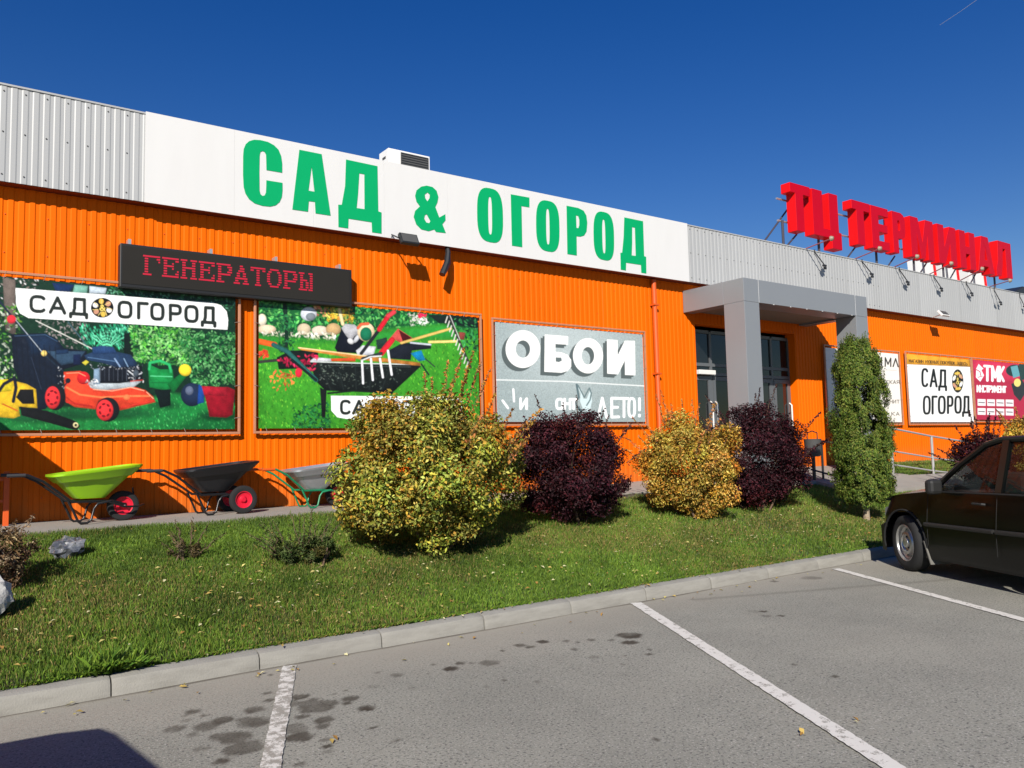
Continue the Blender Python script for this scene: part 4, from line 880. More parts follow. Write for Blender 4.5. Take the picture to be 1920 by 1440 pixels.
p.line([(180, 400), (300, 425)], 42, c_(240, 96, 34)); p.line([(290, 425), (400, 480), (610, 690)], 34, c_(38, 96, 90)); p.line([(430, 540), (610, 690)], 20, c_(18, 34, 32))
p.poly([(470, 445), (700, 470), (1000, 510), (1390, 560), (1395, 585), (1000, 545), (500, 465)], c_(232, 152, 66)); p.line([(480, 448), (1000, 512)], 10, c_(248, 206, 150))
p.poly([(750, 450), (810, 280), (960, 310), (970, 400), (910, 490), (770, 480)], c_(22, 24, 36)); p.poly([(800, 300), (830, 268), (900, 275), (965, 330), (900, 360), (870, 400), (830, 350)], c_(196, 196, 200)); p.ell(870, 400, 26, 20, c_(210, 210, 212), ang=.6); p.ell(915, 380, 16, 36, c_(190, 192, 196), ang=.6)
p.ell(985, 330, 64, 70, c_(232, 208, 168)); p.ell(985, 345, 44, 52, c_(24, 110, 76)); p.line([(925, 300), (950, 272), (1000, 268)], 22, c_(222, 96, 62)); p.poly([(910, 470), (960, 430), (1060, 440), (1040, 510), (920, 500)], c_(224, 226, 232)); p.line([(785, 160), (810, 270)], 26, c_(232, 212, 160))
p.line([(950, 490), (1090, 305)], 26, c_(32, 34, 38)); p.line([(1085, 310), (1155, 205)], 36, c_(206, 30, 46)); p.line([(1150, 210), (1195, 180)], 34, c_(216, 60, 70)); p.poly([(1060, 390), (1140, 370), (1150, 450), (1070, 460)], c_(40, 64, 56))
p.poly([(1170, 370), (1225, 305), (1335, 375), (1250, 415)], c_(226, 90, 84)); p.poly([(1230, 312), (1330, 378), (1260, 400)], c_(90, 20, 24)); p.line([(1100, 490), (1180, 390)], 44, c_(206, 34, 46)); p.line([(960, 530), (1100, 490)], 24, c_(42, 50, 50))
p.poly([(1150, 470), (1260, 410), (1470, 420), (1475, 455), (1330, 470), (1320, 540), (1160, 530)], c_(30, 34, 44)); p.line([(1320, 410), (1470, 425)], 14, c_(190, 196, 206)); p.line([(1250, 412), (1620, 305)], 20, c_(214, 178, 96)); p.line([(1460, 405), (1660, 400)], 20, c_(230, 206, 120)); p.poly([(1320, 490), (1400, 468), (1430, 540), (1380, 550)], c_(20, 140, 196)); p.line([(1400, 570), (1455, 650)], 12, c_(24, 40, 40)); p.line([(1430, 530), (1500, 590)], 9, c_(40, 60, 50))
p.line([(1600, 195), (1680, 390), (1770, 595)], 18, c_(50, 50, 46)); p.line([(1612, 200), (1690, 390)], 6, c_(190, 190, 184))
for k in range(11):
    y = 215 + k * 34; x = 1595 + k * 15.5; p.line([(x, y), (x - 14, y + 44)], 9, c_(206, 206, 196))
for x, y0, y1, dx in ((955, 545, 715, 8), (1022, 530, 690, 14), (1090, 530, 670, 22), (1150, 470, 650, 28)): p.line([(x, y0), (x + dx, y1)], 17, c_(232, 234, 236))
p.line([(950, 545), (1020, 515), (1100, 510)], 10, c_(214, 216, 216))
p.finish(91); p.poly([(722, 808), (1700, 815), (1710, 990), (860, 985), (770, 970), (725, 920)], c_(244, 245, 243))
text_at(p, [('С', 800, 865), ('А', 890, 975), ('Д', 1015, 1100), ('О', 1260, 1325), ('Г', 1365, 1415), ('О', 1440, 1505), ('Р', 1535, 1590), ('О', 1615, 1675)], ((800, 848), (1700, 852)), ((800, 940), (1700, 938)), 22, TXT); emblem(p, 1180, 892, 52, 50)
p.speck(.10, 35, 1)
banner("garden_banner", [(484.5, 562), (896, 593), (899.5, 800), (485.5, 805)], p, "garden banner of a tool filled wheelbarrow, right of the lawn mower banner", .0075)

# grey wallpaper banner
p = Pic(910, 590, 1230, 810, 2.2, c_(150, 164, 164)); p.flat = True; p.view(4, 880, 540)
r = np.random.default_rng(40); big = r.normal(0, 1, (p.h // 3 + 1, p.w // 3 + 1)); big = np.repeat(np.repeat(big, 3, 0), 3, 1)[:p.h, :p.w, None]
rad = np.exp(-(((p.X - 1060) / 110) ** 2 + ((p.Y - 650) / 90) ** 2))[..., None]
p.a = np.clip(p.a * (1 + .09 * big) + .16 * rad, 0, 1)
p.line([(180, 688), (700, 700), (1320, 735)], 9, c_(226, 230, 228))
for (dx, dy, cl) in ((-30, 26, c_(88, 98, 98)), (-15, 13, c_(88, 98, 98)), (0, 0, c_(246, 246, 242))):
    O = lambda pts: [(x + dx, y + dy) for x, y in pts]
    for (cx, cy, rx, ry) in ((402, 458, 131, 148), (890, 508, 114, 142)):
        pts = O([(cx + rx * .70 * math.cos(a), cy + ry * .70 * math.sin(a)) for a in np.linspace(0, 6.2832, 40)]); p.line(pts, rx * .58, cl)
    p.poly(O([(565, 348), (742, 362), (740, 425), (645, 420), (645, 478), (690, 482), (738, 500), (764, 540), (764, 590), (738, 622), (690, 636), (562, 628)]), cl)
    p.poly(O([(1032, 385), (1112, 390), (1113, 505), (1166, 395), (1242, 396), (1246, 655), (1168, 652), (1166, 545), (1116, 648), (1034, 642)]), cl)
p.poly([(648, 520), (690, 522), (694, 545), (672, 556), (648, 552)], c_(100, 112, 112))
p.poly([(800, 720), (835, 790), (830, 850), (860, 930), (900, 930), (920, 850), (910, 760), (880, 830), (855, 830), (840, 760)], c_(206, 224, 226)); p.line([(805, 725), (820, 820), (792, 850), (810, 890), (840, 925)], 16, c_(92, 112, 116)); p.line([(815, 730), (862, 820), (900, 750), (915, 790), (905, 840), (880, 880)], 10, c_(104, 124, 126))
W = c_(246, 247, 246)
text_at(p, [('Λ', 965, 1030), ('Е', 1068, 1120), ('Т', 1130, 1190), ('О', 1196, 1240), ('!', 1262, 1290)], ((965, 825), (1290, 830)), ((965, 972), (1290, 960)), 20, W)
text_at(p, [('И', 385, 430), ('О', 655, 700), ('Н', 715, 755), ('Т', 765, 800)], ((380, 830), (800, 835)), ((380, 905), (800, 905)), 20, W); p.line([(330, 760), (335, 850)], 16, W); p.line([(250, 845), (290, 900)], 18, W)
p.speck(.05, 41)
banner("wallpaper_banner", [(926, 604), (1206, 627), (1208.5, 791), (934, 791)], p, "grey banner with large white ОБОИ lettering beside the downpipe", .0085)

# boards right of the portal
p = Pic(1540, 640, 1700, 805, 4, c_(238, 232, 222)); p.view(4.3636, 1480, 600)
text_at(p, [('К', 690, 735), ('I', 745, 765), ('М', 785, 830), ('Λ', 850, 890)], ((690, 300), (890, 318)), ((690, 375), (890, 382)), 11, c_(60, 56, 52))
for L_, y in (("ЕСКАЯ", 505), ("РАНИТ", 665), ("КА", 765)): words(p, L_, 885 - 24 * len(L_), 900, ((0, y - 14), (1000, y - 10)), ((0, y + 14), (1000, y + 16)), 6, c_(120, 114, 106))
p.line([(770, 408), (880, 412)], 3, c_(170, 164, 156))
banner("tile_board", [(1549, 652), (1689, 664), (1686, 794), (1553, 789)], p, "cream board with thin grey lettering, partly behind the thuja", .012, "board")
p = Pic(1690, 650, 1830, 805, 4, c_(240, 240, 238)); p.view(8, 1690, 650)
p.poly([(60, 70), (1040, 150), (1040, 305), (80, 265)], c_(244, 172, 46))
words(p, "МАГАЗИН НУЖНЫХ ПОКУПОК ЗДЕСЬ", 115, 990, ((115, 190), (990, 238)), ((115, 232), (990, 280)), 9, c_(66, 46, 24))
text_at(p, [('С', 315, 395), ('А', 440, 530), ('Д', 570, 670)], ((300, 335), (680, 360)), ((300, 590), (680, 600)), 34, c_(20, 22, 22)); text_at(p, [('О', 338, 425), ('Г', 470, 530), ('О', 565, 650), ('Р', 700, 765), ('О', 810, 890), ('Д', 925, 1020)], ((330, 750), (1030, 752)), ((330, 1005), (1030, 985)), 34, c_(20, 22, 22))
emblem(p, 845, 515, 86, 175)
p.line([(140, 600), (280, 604)], 4, c_(170, 170, 170)); p.line([(160, 1012), (300, 1014)], 4, c_(170, 170, 170))
banner("shop_board", [(1700, 664), (1820, 673.5), (1824, 790), (1707, 793)], p, "white board lettered САД ОГОРОД with an orange strip along its top", .012, "board")
p = Pic(1815, 660, 2080, 810, 3, c_(176, 30, 66)); p.view(8, 1690, 650)
p.poly([(1060, 160), (3000, 320), (3000, 560), (1060, 520)], c_(226, 56, 92), .6, soft=20)
text_at(p, [('Т', 1245, 1335), ('М', 1365, 1450), ('К', 1475, 1535)], ((1245, 290), (1540, 310)), ((1245, 505), (1540, 515)), 36, W)
p.poly([(1160, 260), (1230, 330), (1200, 350), (1240, 430), (1185, 525), (1120, 460), (1125, 330)], W); p.line([(1130, 345), (1180, 375), (1190, 430)], 14, c_(196, 42, 78)); p.line([(1150, 460), (1215, 440)], 12, c_(196, 42, 78))
words(p, "ИНСТРУМЕНТ", 1140, 1570, ((1140, 585), (1570, 600)), ((1140, 675), (1570, 685)), 20, W, .3)
for r_ in range(2):
    for k in range(4):
        x, y = 1145 + k * 140, 785 + r_ * 135 + k * 3; p.poly([(x, y), (x + 118, y + 3), (x + 120, y + 103), (x + 2, y + 100)], c_(240, 236, 236)); p.line([(x + 20, y + 50), (x + 100, y + 55)], 18, c_(120, 110, 116))
p.ell(1700, 360, 130, 90, c_(30, 52, 54)); p.poly([(1640, 300), (1740, 280), (1780, 440), (1680, 470)], c_(96, 160, 170)); p.poly([(1650, 560), (1800, 480), (1900, 640), (1780, 820), (1690, 720)], c_(40, 44, 50)); p.ell(1740, 540, 50, 60, c_(240, 214, 120)); p.poly([(1760, 240), (2200, 260), (2200, 480), (1780, 500)], c_(34, 62, 60))
banner("tool_board", [(1826, 675), (2040, 694), (2044, 785), (1829, 790)], p, "crimson board lettered ТМК ИНСТРУМЕНТ with a power drill", .014, "board")

# ------------------------------------------------------------------ red letters on the roof
YL = 11.36
rs = thing("roof_sign", (22, YL, FT), "row of red box letters ТЦ ТЕРМИНАЛ standing on struts above the parapet", "sign")
def lx(px, py): return at(px, py, YL)[0]
Zt, Zb = at(1484, 342, YL)[2], at(1494, 434, YL)[2] + .03
h = Zt - Zb
def box_letter(ch, x0, x1):
    w = x1 - x0; R = lambda pts: [(x0 + u * w, Zb + v * h) for u, v in pts]
    if ch == 'Т': rings = [R([(0, 1), (0, .80), (.25, .80), (.25, 0), (.64, 0), (.64, .80), (1, .80), (1, 1)])]
    if ch == 'Ц': rings = [R([(0, 1), (0, 0), (.66, 0), (.66, -.22), (1.02, -.22), (1.02, .16), (.93, .16), (.93, 1), (.60, 1), (.60, .18), (.36, .18), (.36, 1)])]
    if ch == 'Е': rings = [R([(0, 1), (0, 0), (1, 0), (1, .20), (.42, .20), (.42, .41), (.92, .41), (.92, .60), (.42, .60), (.42, .80), (1, .80), (1, 1)])]
    if ch == 'Р': rings = [R([(0, 1), (0, 0), (.42, 0), (.42, .36), (.70, .36), (.92, .42), (1, .55), (1, .82), (.92, .95), (.70, 1)]), R([(.42, .80), (.55, .80), (.60, .74), (.60, .62), (.55, .56), (.42, .56)])]
    if ch == 'М': rings = [R([(0, 1), (0, 0), (.27, 0), (.27, .60), (.42, 0), (.58, 0), (.73, .60), (.73, 0), (1, 0), (1, 1), (.66, 1), (.50, .42), (.34, 1)])]
    if ch == 'И': rings = [R([(0, 1), (0, 0), (.34, 0), (.66, .55), (.66, 0), (1, 0), (1, 1), (.66, 1), (.34, .45), (.34, 1)])]
    if ch == 'Н': rings = [R([(0, 1), (0, 0), (.38, 0), (.38, .40), (.62, .40), (.62, 0), (1, 0), (1, 1), (.62, 1), (.62, .60), (.38, .60), (.38, 1)])]
    if ch == 'А': rings = [R([(.30, 1), (0, 0), (.30, 0), (.36, .18), (.64, .18), (.70, 0), (1, 0), (.70, 1)]), R([(.42, .36), (.58, .36), (.50, .70)])]
    if ch == 'Л': rings = [R([(.18, 1), (.13, .45), (0, .2), (0, 0), (.30, .02), (.40, .30), (.48, .80), (.64, .80), (.64, 0), (1, 0), (1, 1)])]
    g = MB(); g.prism(rings, YL, YL + .26); mi = [0 if all(abs(g.v[i][1] - YL) < 1e-6 for i in f) else 1 for f in g.f]; g.m = mi; return obj("letter", g, [M['red_face'], M['red_letter']], rs, bevel=.008, world_space=True)
LET = [('Т', 1483.7, 1521), ('Ц', 1525, 1576), ('Т', 1598.8, 1633), ('Е', 1635, 1667), ('Р', 1674.5, 1698), ('М', 1708, 1750.5), ('И', 1759, 1793), ('Н', 1799.5, 1828.5), ('А', 1832, 1863), ('Л', 1866.5, 1896)]
for ch, a, b in LET: box_letter(ch, lx(a, 400 + (a - 1480) * .19), lx(b, 400 + (b - 1480) * .19))
xa, xb = lx(1480, 400), lx(1896, 480)
for z, m in ((Zb + .25 * h, M['steel']), (Zb + .72 * h, M['steel'])):
    g = MB(); g.tube([(xa, YL + .34, z), (xb, YL + .34, z)], .025, 6); obj("cross_bar", g, m, rs, smooth=40, world_space=True)
for px in (1489.5, 1555.5, 1662, 1731, 1785, 1879):
    x = lx(px, 460); g = MB(); g.tube([(x, YL + .30, Zb + .3), (x, YL + .30, 5.8)], .032, 8); obj("post", g, M['strut'], rs, smooth=40, world_space=True)
for px in (1513, 1621, 1694, 1752, 1805, 1842):
    x = lx(px, 440); g = MB(); g.tube([(x, YL + .28, Zb + .02), (x - .75, YL + .2, FT - .05)], .022, 6); obj("brace", g, M['strut'], rs, smooth=40, world_space=True)
g = MB(); P = at(1482, 385, YL + .6); g.tube([P, at(1434, 451, YL + .6)], .022, 6); obj("brace", g, M['strut'], rs, smooth=40, world_space=True)
# lamps on rods in front of the red letters, and lamps hung over the parapet edge
LBL = ["leftmost, beneath the two letter word", "second from the left", "third from the left", "third from the right", "second from the right", "rightmost, beyond the last letter"]
for (px, py, bx, by) in ((1559.5, 447, 1505, 467), (1650, 466, 1598, 487), (1720, 481, 1672, 500), (1784, 494, 1738, 513), (1842, 504, 1796, 527), (1894, 526, 1850, 536)):
    H_ = at(px, py, YF - .75); B = at(bx, by, YF + .1); B[2] = FT + .02
    t = thing("sign_lamp", B, "bowl lamp on a reddish rod below the red letters, " + LBL.pop(0), "lamp", "lamps reaching up to the roof letters")
    g = MB(); g.tube([B, H_], .014, 6); obj("rod", g, M['rust_red'], t, smooth=40, world_space=True)
    g = MB(); g.lathe([(.012, -.05), (.045, -.035), (.065, .02), (.06, .025), (.015, .0)], H_, 'y', 14); obj("lamp_bowl", g, M['lamp_bowl'], t, smooth=50, world_space=True)
LBL = ["nearest above the portal", "second from the left", "third from the left", "fourth from the left", "third from the right edge", "second from the right edge", "nearest the right edge"]
for (bx, by, px, py) in ((1527, 472, 1546, 497), (1616, 490, 1634.5, 513), (1686, 505, 1702, 528), (1751, 519, 1765, 540), (1812, 532, 1822, 549), (1864, 544, 1876, 566), (1912, 556, 1921, 574)):
    B = at(bx, by, YF - .015); H_ = at(px, py, YF - .11)
    t = thing("arm_lamp", B, "small dark spotlight on a thin arm on the grey parapet, " + LBL.pop(0), "lamp", "spotlights hanging from the parapet")
    g = MB(); g.tube([(B[0], YF + .02, FT + .024), (B[0], YF - .03, FT + .03), B, H_], .013, 6); obj("arm", g, M['black_metal'], t, smooth=40, world_space=True)
    g = MB(); v = Vector(H_); g.box(H_[0] - .06, H_[1] - .02, H_[2] - .035, H_[0] + .07, H_[1] + .03, H_[2] + .012); g.box(H_[0] - .045, H_[1] - .04, H_[2] - .11, H_[0] + .03, H_[1] + .01, H_[2] - .05)
    obj("lamp_head", g, M['black_metal'], t, bevel=.01, world_space=True)
# backs of a second roof sign standing deeper on the roof
sb = thing("second_roof_sign", (29, 19, 5.8), "white backs of a second roof sign with red edges behind the red letters", "sign")
for (x0, x1, y1) in ((1729, 1758, 492), (1772, 1800, 494), (1822, 1850, 504)):
    A, B = at(x0, 520, 16.5), at(x1, 520, 16.5); zt = at((x0 + x1) / 2, y1, 16.5)[2]
    g = MB(); g.add([(A[0], 16.5, 5.76), (B[0] + .12, 16.5, 5.76), (B[0] - .30, 16.5, zt), (A[0] - .35, 16.5, zt), (A[0], 16.9, 5.76), (B[0] + .12, 16.9, 5.76), (B[0] - .30, 16.9, zt), (A[0] - .35, 16.9, zt)],
        [(0, 1, 2, 3), (5, 4, 7, 6), (1, 5, 6, 2), (4, 0, 3, 7), (3, 2, 6, 7)]); o = obj("letter_back", g, M['white_paint'], sb, world_space=True)
    g = MB(); g.tube([(B[0] + .14, 16.49, 5.77), (B[0] - .28, 16.49, zt)], .07, 4); obj("letter_edge", g, M['red_letter'], sb, world_space=True)
    g = MB(); g.tube([(A[0] + .25, 16.42, 5.77), (A[0] + .0, 16.42, zt + .1)], .03, 4); obj("strut", g, M['strut'], sb, world_space=True)
# dark roof hood at the far end
A = at(1893, 552, 13.0); B = at(1935, 540, 13.0)
g = MB(); g.add([(A[0], 13, 5.76), (A[0], 13, A[2] + .0), (A[0] + 1.2, 13, A[2] + .42), (A[0] + 7, 13, A[2] + .55), (A[0] + 7, 13, 5.76), (A[0], 15, 5.76), (A[0], 15, A[2]), (A[0] + 1.2, 15, A[2] + .42), (A[0] + 7, 15, A[2] + .55), (A[0] + 7, 15, 5.76)],
    [(0, 4, 3, 2, 1), (5, 6, 7, 8, 9), (0, 1, 6, 5), (1, 2, 7, 6), (2, 3, 8, 7), (3, 4, 9, 8)])
tag(obj("roof_hood", g, M['black_metal'], bevel=.03), "black sloped hood on the roof at the right edge", "roof hood")

# air conditioner on the roof
YA = 12.1
A, B = at(728, 275, YA), at(806, 292, YA)
ac = thing("air_conditioner", ((A[0] + B[0]) / 2, YA, 5.77), "white air conditioner unit with a dark grille on the roof", "air conditioner")
at_z = A[2] - .015
wbox("casing", (A[0], YA, at_z - .62, B[0], YA + .36, at_z), M['white_paint'], ac, .012)
G0, G1 = at(751, 290, YA)[0], at(803, 296, YA)[0]
wbox("grille", (G0, YA - .012, at_z - .56, G1, YA - .001, at_z - .035), M['dark_grille'], ac, .004)
g = MB()
for k in range(12): z = at_z - .06 - k * .042; g.box(G0 + .01, YA - .018, z, G1 - .01, YA - .0125, z + .012)
obj("grille_slat", g, M['black_metal'], ac, world_space=True)
wbox("foot", (A[0] + .05, YA, 5.751, A[0] + .12, YA + .36, at_z - .622), M['steel'], ac, 0); wbox("foot", (B[0] - .12, YA, 5.751, B[0] - .05, YA + .36, at_z - .622), M['steel'], ac, 0)
g = MB(); g.box(A[0] - .006, YA + .1, at_z - .16, A[0] - .001, YA + .22, at_z - .12); g.box(A[0] - .03, YA + .12, at_z - .40, A[0] - .001, YA + .22, at_z - .25); obj("service_valve", g, M['dark_grille'], ac, world_space=True)

# flood lamp and siren under the white sign
P = at(767, 448, YF - .28)
fl = thing("floodlight", P, "square black floodlight tilted up below the white sign", "floodlight")
g = MB(); g.M = Matrix.Translation(Vector(P)) @ Matrix.Rotation(math.radians(-28), 4, 'X'); g.box(-.16, -.02, -.10, .16, .05, .10); obj("housing", g, M['black_metal'], fl, bevel=.012, world_space=True)
g = MB(); g.M = Matrix.Translation(Vector(P)) @ Matrix.Rotation(math.radians(-28), 4, 'X'); g.box(-.135, -.027, -.078, .135, -.0205, .078); obj("lamp_glass", g, M['dark_grille'], fl, world_space=True)
g = MB(); g.tube([(P[0] - .17, P[1] + .02, P[2]), (P[0] - .17, YF - .02, FB + .05), (P[0] - .17, YF - .02, FB + .0)], .012, 6); g.tube([(P[0] + .17, P[1] + .02, P[2]), (P[0] + .17, YF - .02, FB + .0)], .012, 6); obj("bracket", g, M['black_metal'], fl, world_space=True)
P = at(1769, 588, YF - .3); fl2 = thing("floodlight", P, "small white floodlight under the grey parapet right of the portal", "floodlight")
g = MB(); g.M = Matrix.Translation(Vector(P)) @ Matrix.Rotation(math.radians(-40), 4, 'X'); g.box(-.20, -.03, -.10, .20, .03, .10); obj("housing", g, M['white_paint'], fl2, bevel=.012, world_space=True)
g = MB(); g.M = Matrix.Translation(Vector(P)) @ Matrix.Rotation(math.radians(-40), 4, 'X'); g.box(-.17, -.036, -.075, .17, -.031, .075); obj("lamp_glass", g, M['dark_grille'], fl2, world_space=True)
g = MB(); g.tube([(P[0], P[1], P[2]), (P[0], YF + .02, FB - .004)], .014, 6); obj("bracket", g, M['steel'], fl2, world_space=True)
Q0, Q1, Q2 = at(840, 473, YF + .02), at(838, 492, YF - .02), at(829, 515, YF - .06)
cb = thing("hanging_cable_sleeve", Q0, "dark curved sleeve hanging below the white sign beside the floodlight", "cable")
g = MB(); g.tube([(Q0[0], YF + .05, FB + .0), Q0, Q1, Q2], .040, 8, r2=.055); obj("sleeve", g, M['black_metal'], cb, smooth=40, world_space=True)
g = MB(); g.tube([(Q0[0] + .04, YF + .05, FB), (Q1[0] + .09, YF + .02, Q1[2]), (Q2[0] + .10, YF - .02, Q2[2] + .05), Q2], .010, 6); obj("wire", g, M['rust_red'], cb, smooth=40, world_space=True)
# ------------------------------------------------------------------ plants
def leaf_mesh(pos, out, size, ratio, r, flat=.5, up=.35):
    """folded diamond leaves: pos (n,3), out (n,3) outward directions"""
    n = len(pos)
    nrm = out * (1 - flat) + r.normal(0, .55, (n, 3)) * flat * 1.6 + np.array([0, 0, up]); nrm /= np.linalg.norm(nrm, axis=1, keepdims=True)
    ax = r.normal(0, 1, (n, 3)) + out * .5; ax -= nrm * (ax * nrm).sum(1, keepdims=True); ax /= np.linalg.norm(ax, axis=1, keepdims=True)
    sd = np.cross(nrm, ax); L = size * r.uniform(.6, 1.35, (n, 1)); Wd = L * ratio * r.uniform(.8, 1.2, (n, 1))
    b = pos - ax * L * .5; t = pos + ax * L * .5 - nrm * L * .12; l = pos + sd * Wd * .5 + nrm * L * .10; q = pos - sd * Wd * .5 + nrm * L * .10
    V = np.stack([b, q, t, l], 1).reshape(-1, 3); k = np.arange(n) * 4
    F = np.concatenate([np.stack([k, k + 1, k + 2], 1), np.stack([k, k + 2, k + 3], 1)])
    return V, F
def leaf_cols(n, pal, r, tint=None):
    P = np.array(pal); c = P[r.integers(0, len(P), n)] * r.uniform(.72, 1.25, (n, 1))
    if tint is not None: c = c * tint
    return np.repeat(np.clip(c, 0, 1), 4, 0)
def sphere_dirs(n, r):
    d = r.normal(0, 1, (n, 3)); return d / np.linalg.norm(d, axis=1, keepdims=True)
def bush(name, base, w, d, h, n, pal, size, label, seed, group=None, sprigs=14, ratio=.5, lumps=80, cat="bush", tips=None, lift=-.06, sprig_len=.42, arcs=(0, 6.28)):
    r = np.random.default_rng(seed); base = np.array(base, float)
    t = thing(name, base, label, cat, group)
    rad = np.array([w / 2, d / 2, h / 2]); cen = base + np.array([0, 0, lift + h / 2])
    ld = sphere_dirs(lumps, r); lc = cen + ld * rad * r.uniform(.45, .86, (lumps, 1)) ; lr = r.uniform(.13, .31, lumps) * min(w, h) * .5 * 1.05
    # narrower foot
    zz = (lc[:, 2] - base[2]) / h; sq = np.clip(.72 + zz * .9, .72, 1.0)[:, None]; lc[:, :2] = cen[:2] + (lc[:, :2] - cen[:2]) * sq
    li = r.choice(lumps, n, p=lr ** 2 / (lr ** 2).sum()); dd = sphere_dirs(n, r); dd += .55 * ld[li]; dd /= np.linalg.norm(dd, axis=1, keepdims=True)
    pos = lc[li] + dd * lr[li][:, None] * (r.uniform(0, 1, (n, 1)) ** .45) * np.array([1, 1, .9]) + r.normal(0, .012, (n, 3))
    core = r.uniform(0, 1, n) < .13; pos = np.where(core[:, None], cen + sphere_dirs(n, r) * rad * .72 * r.uniform(.2, 1, (n, 1)) ** .4, pos)
    ok = pos[:, 2] > lawn_z(0, pos[:, 1]) + .02; pos, li, dd = pos[ok], li[ok], dd[ok]
    out = (pos - cen) / rad; out /= np.linalg.norm(out, axis=1, keepdims=True); out = out * .5 + dd * .5
    V, F = leaf_mesh(pos, out, size, ratio, r); tint = r.uniform(.66, 1.26, (lumps, 1)) * (1 + r.normal(0, .05, (lumps, 3))); tint[r.uniform(0, 1, lumps) < .13] *= np.array([1.22, .84, .62])
    C = leaf_cols(len(pos), pal, r, tint[li])
    # long shoots standing out of the crown, with paired leaves
    g = MB(); SP, SO = [], []
    for k in range(sprigs):
        a = r.uniform(*arcs); e = r.uniform(.35, 1.35) if k % 3 else r.uniform(-.1, .5); dv = np.array([math.cos(a) * math.cos(e), math.sin(a) * math.cos(e), math.sin(e)])
        p0 = cen + dv * rad * .80; L = sprig_len * r.uniform(.55, 1.25); v = dv * .7 + np.array([0, 0, .75]) + r.normal(0, .15, 3); v /= np.linalg.norm(v)
        pts = [p0 + v * L * s + np.array([r.normal(0, .01), r.normal(0, .01), 0]) + dv * L * .35 * s * s for s in np.linspace(0, 1, 6)]
        g.tube(pts, .006, 5, r2=.002)
        for s in np.linspace(.05, 1, int(L / .0075)):
            q = p0 + v * L * s + dv * L * .35 * s * s
            SP.append(q + r.normal(0, .024 * (1.15 - s), 3)); SO.append(r.normal(0, 1, 3))
    for k in range(12):
        q = lc[r.integers(lumps)]; b = base + np.array([r.normal(0, .09), r.normal(0, .09), -.05]); mid = (b + q) / 2 + np.array([r.normal(0, .06), r.normal(0, .06), -.08])
        g.tube([b, mid, q], .016, 6, r2=.006)
    if SP:
        V2, F2 = leaf_mesh(np.array(SP), np.array(SO), size * 1.0, ratio, r, flat=.2); C2 = leaf_cols(len(SP), tips or pal, r); F = np.concatenate([F, F2 + len(V)]); V = np.concatenate([V, V2]); C = np.concatenate([C, C2])
    tag(raw_mesh("foliage", V, F, M['leaf'], t, C), kind="stuff"); tag(obj("branch", g, M['twig'], t, smooth=50, world_space=True), kind="stuff")
    return t
YEL = [c_(160, 156, 56), c_(134, 138, 48), c_(186, 178, 90), c_(110, 118, 42), c_(190, 164, 64), c_(92, 100, 38), c_(176, 136, 56), c_(150, 160, 76)]
YEL2 = [c_(196, 158, 62), c_(176, 140, 52), c_(214, 184, 96), c_(150, 124, 44), c_(200, 140, 60), c_(128, 118, 42), c_(186, 170, 80)]
TIP = [c_(176, 120, 56), c_(196, 120, 70), c_(160, 130, 60), c_(206, 150, 70)]
PUR = [c_(54, 24, 31), c_(44, 20, 28), c_(68, 28, 36), c_(36, 17, 23), c_(80, 33, 40), c_(50, 28, 33)]
PTIP = [c_(48, 22, 30), c_(70, 28, 38), c_(36, 18, 24)]
def foot(X, Y): return (X, Y, float(lawn_z(X, Y)))
bush("yellow_bush", foot(4.50, 8.0), 2.66, 2.1, 1.86, 54000, YEL, .050, "largest yellow green bush in front of the tool wheelbarrow banner", 101, "yellowing bushes on the lawn", 24, tips=TIP, lumps=130, sprig_len=.46, arcs=(-1.7, 1.5))
bush("purple_bush", foot(7.02, 8.5), 2.2, 1.5, 1.66, 44000, PUR, .042, "dark purple bush under the grey wallpaper banner", 102, "purple bushes on the lawn", 16, tips=PTIP, lumps=110, sprig_len=.34)
bush("yellow_bush", foot(9.12, 8.30), 2.04, 1.5, 1.62, 40000, YEL2, .042, "rounded golden bush between the two purple bushes", 103, "yellowing bushes on the lawn", 24, tips=TIP, lumps=110, sprig_len=.36)
bush("purple_bush", foot(10.80, 8.36), 2.46, 1.5, 1.80, 40000, PUR, .044, "dark purple bush in front of the portal column", 104, "purple bushes on the lawn", 16, tips=PTIP, lumps=100, sprig_len=.36)
bush("purple_bush", foot(17.1, 7.7), 1.5, 1.3, 1.35, 15000, PUR, .055, "purple bush behind the roof of the dark car", 105, "purple bushes on the lawn", 16, tips=PTIP, lumps=80)
bush("yellow_bush", foot(19.6, 7.95), 1.5, 1.3, 1.75, 14000, YEL2, .06, "yellow bush at the right edge behind the dark car", 106, "yellowing bushes on the lawn", 12, tips=TIP, lumps=80)

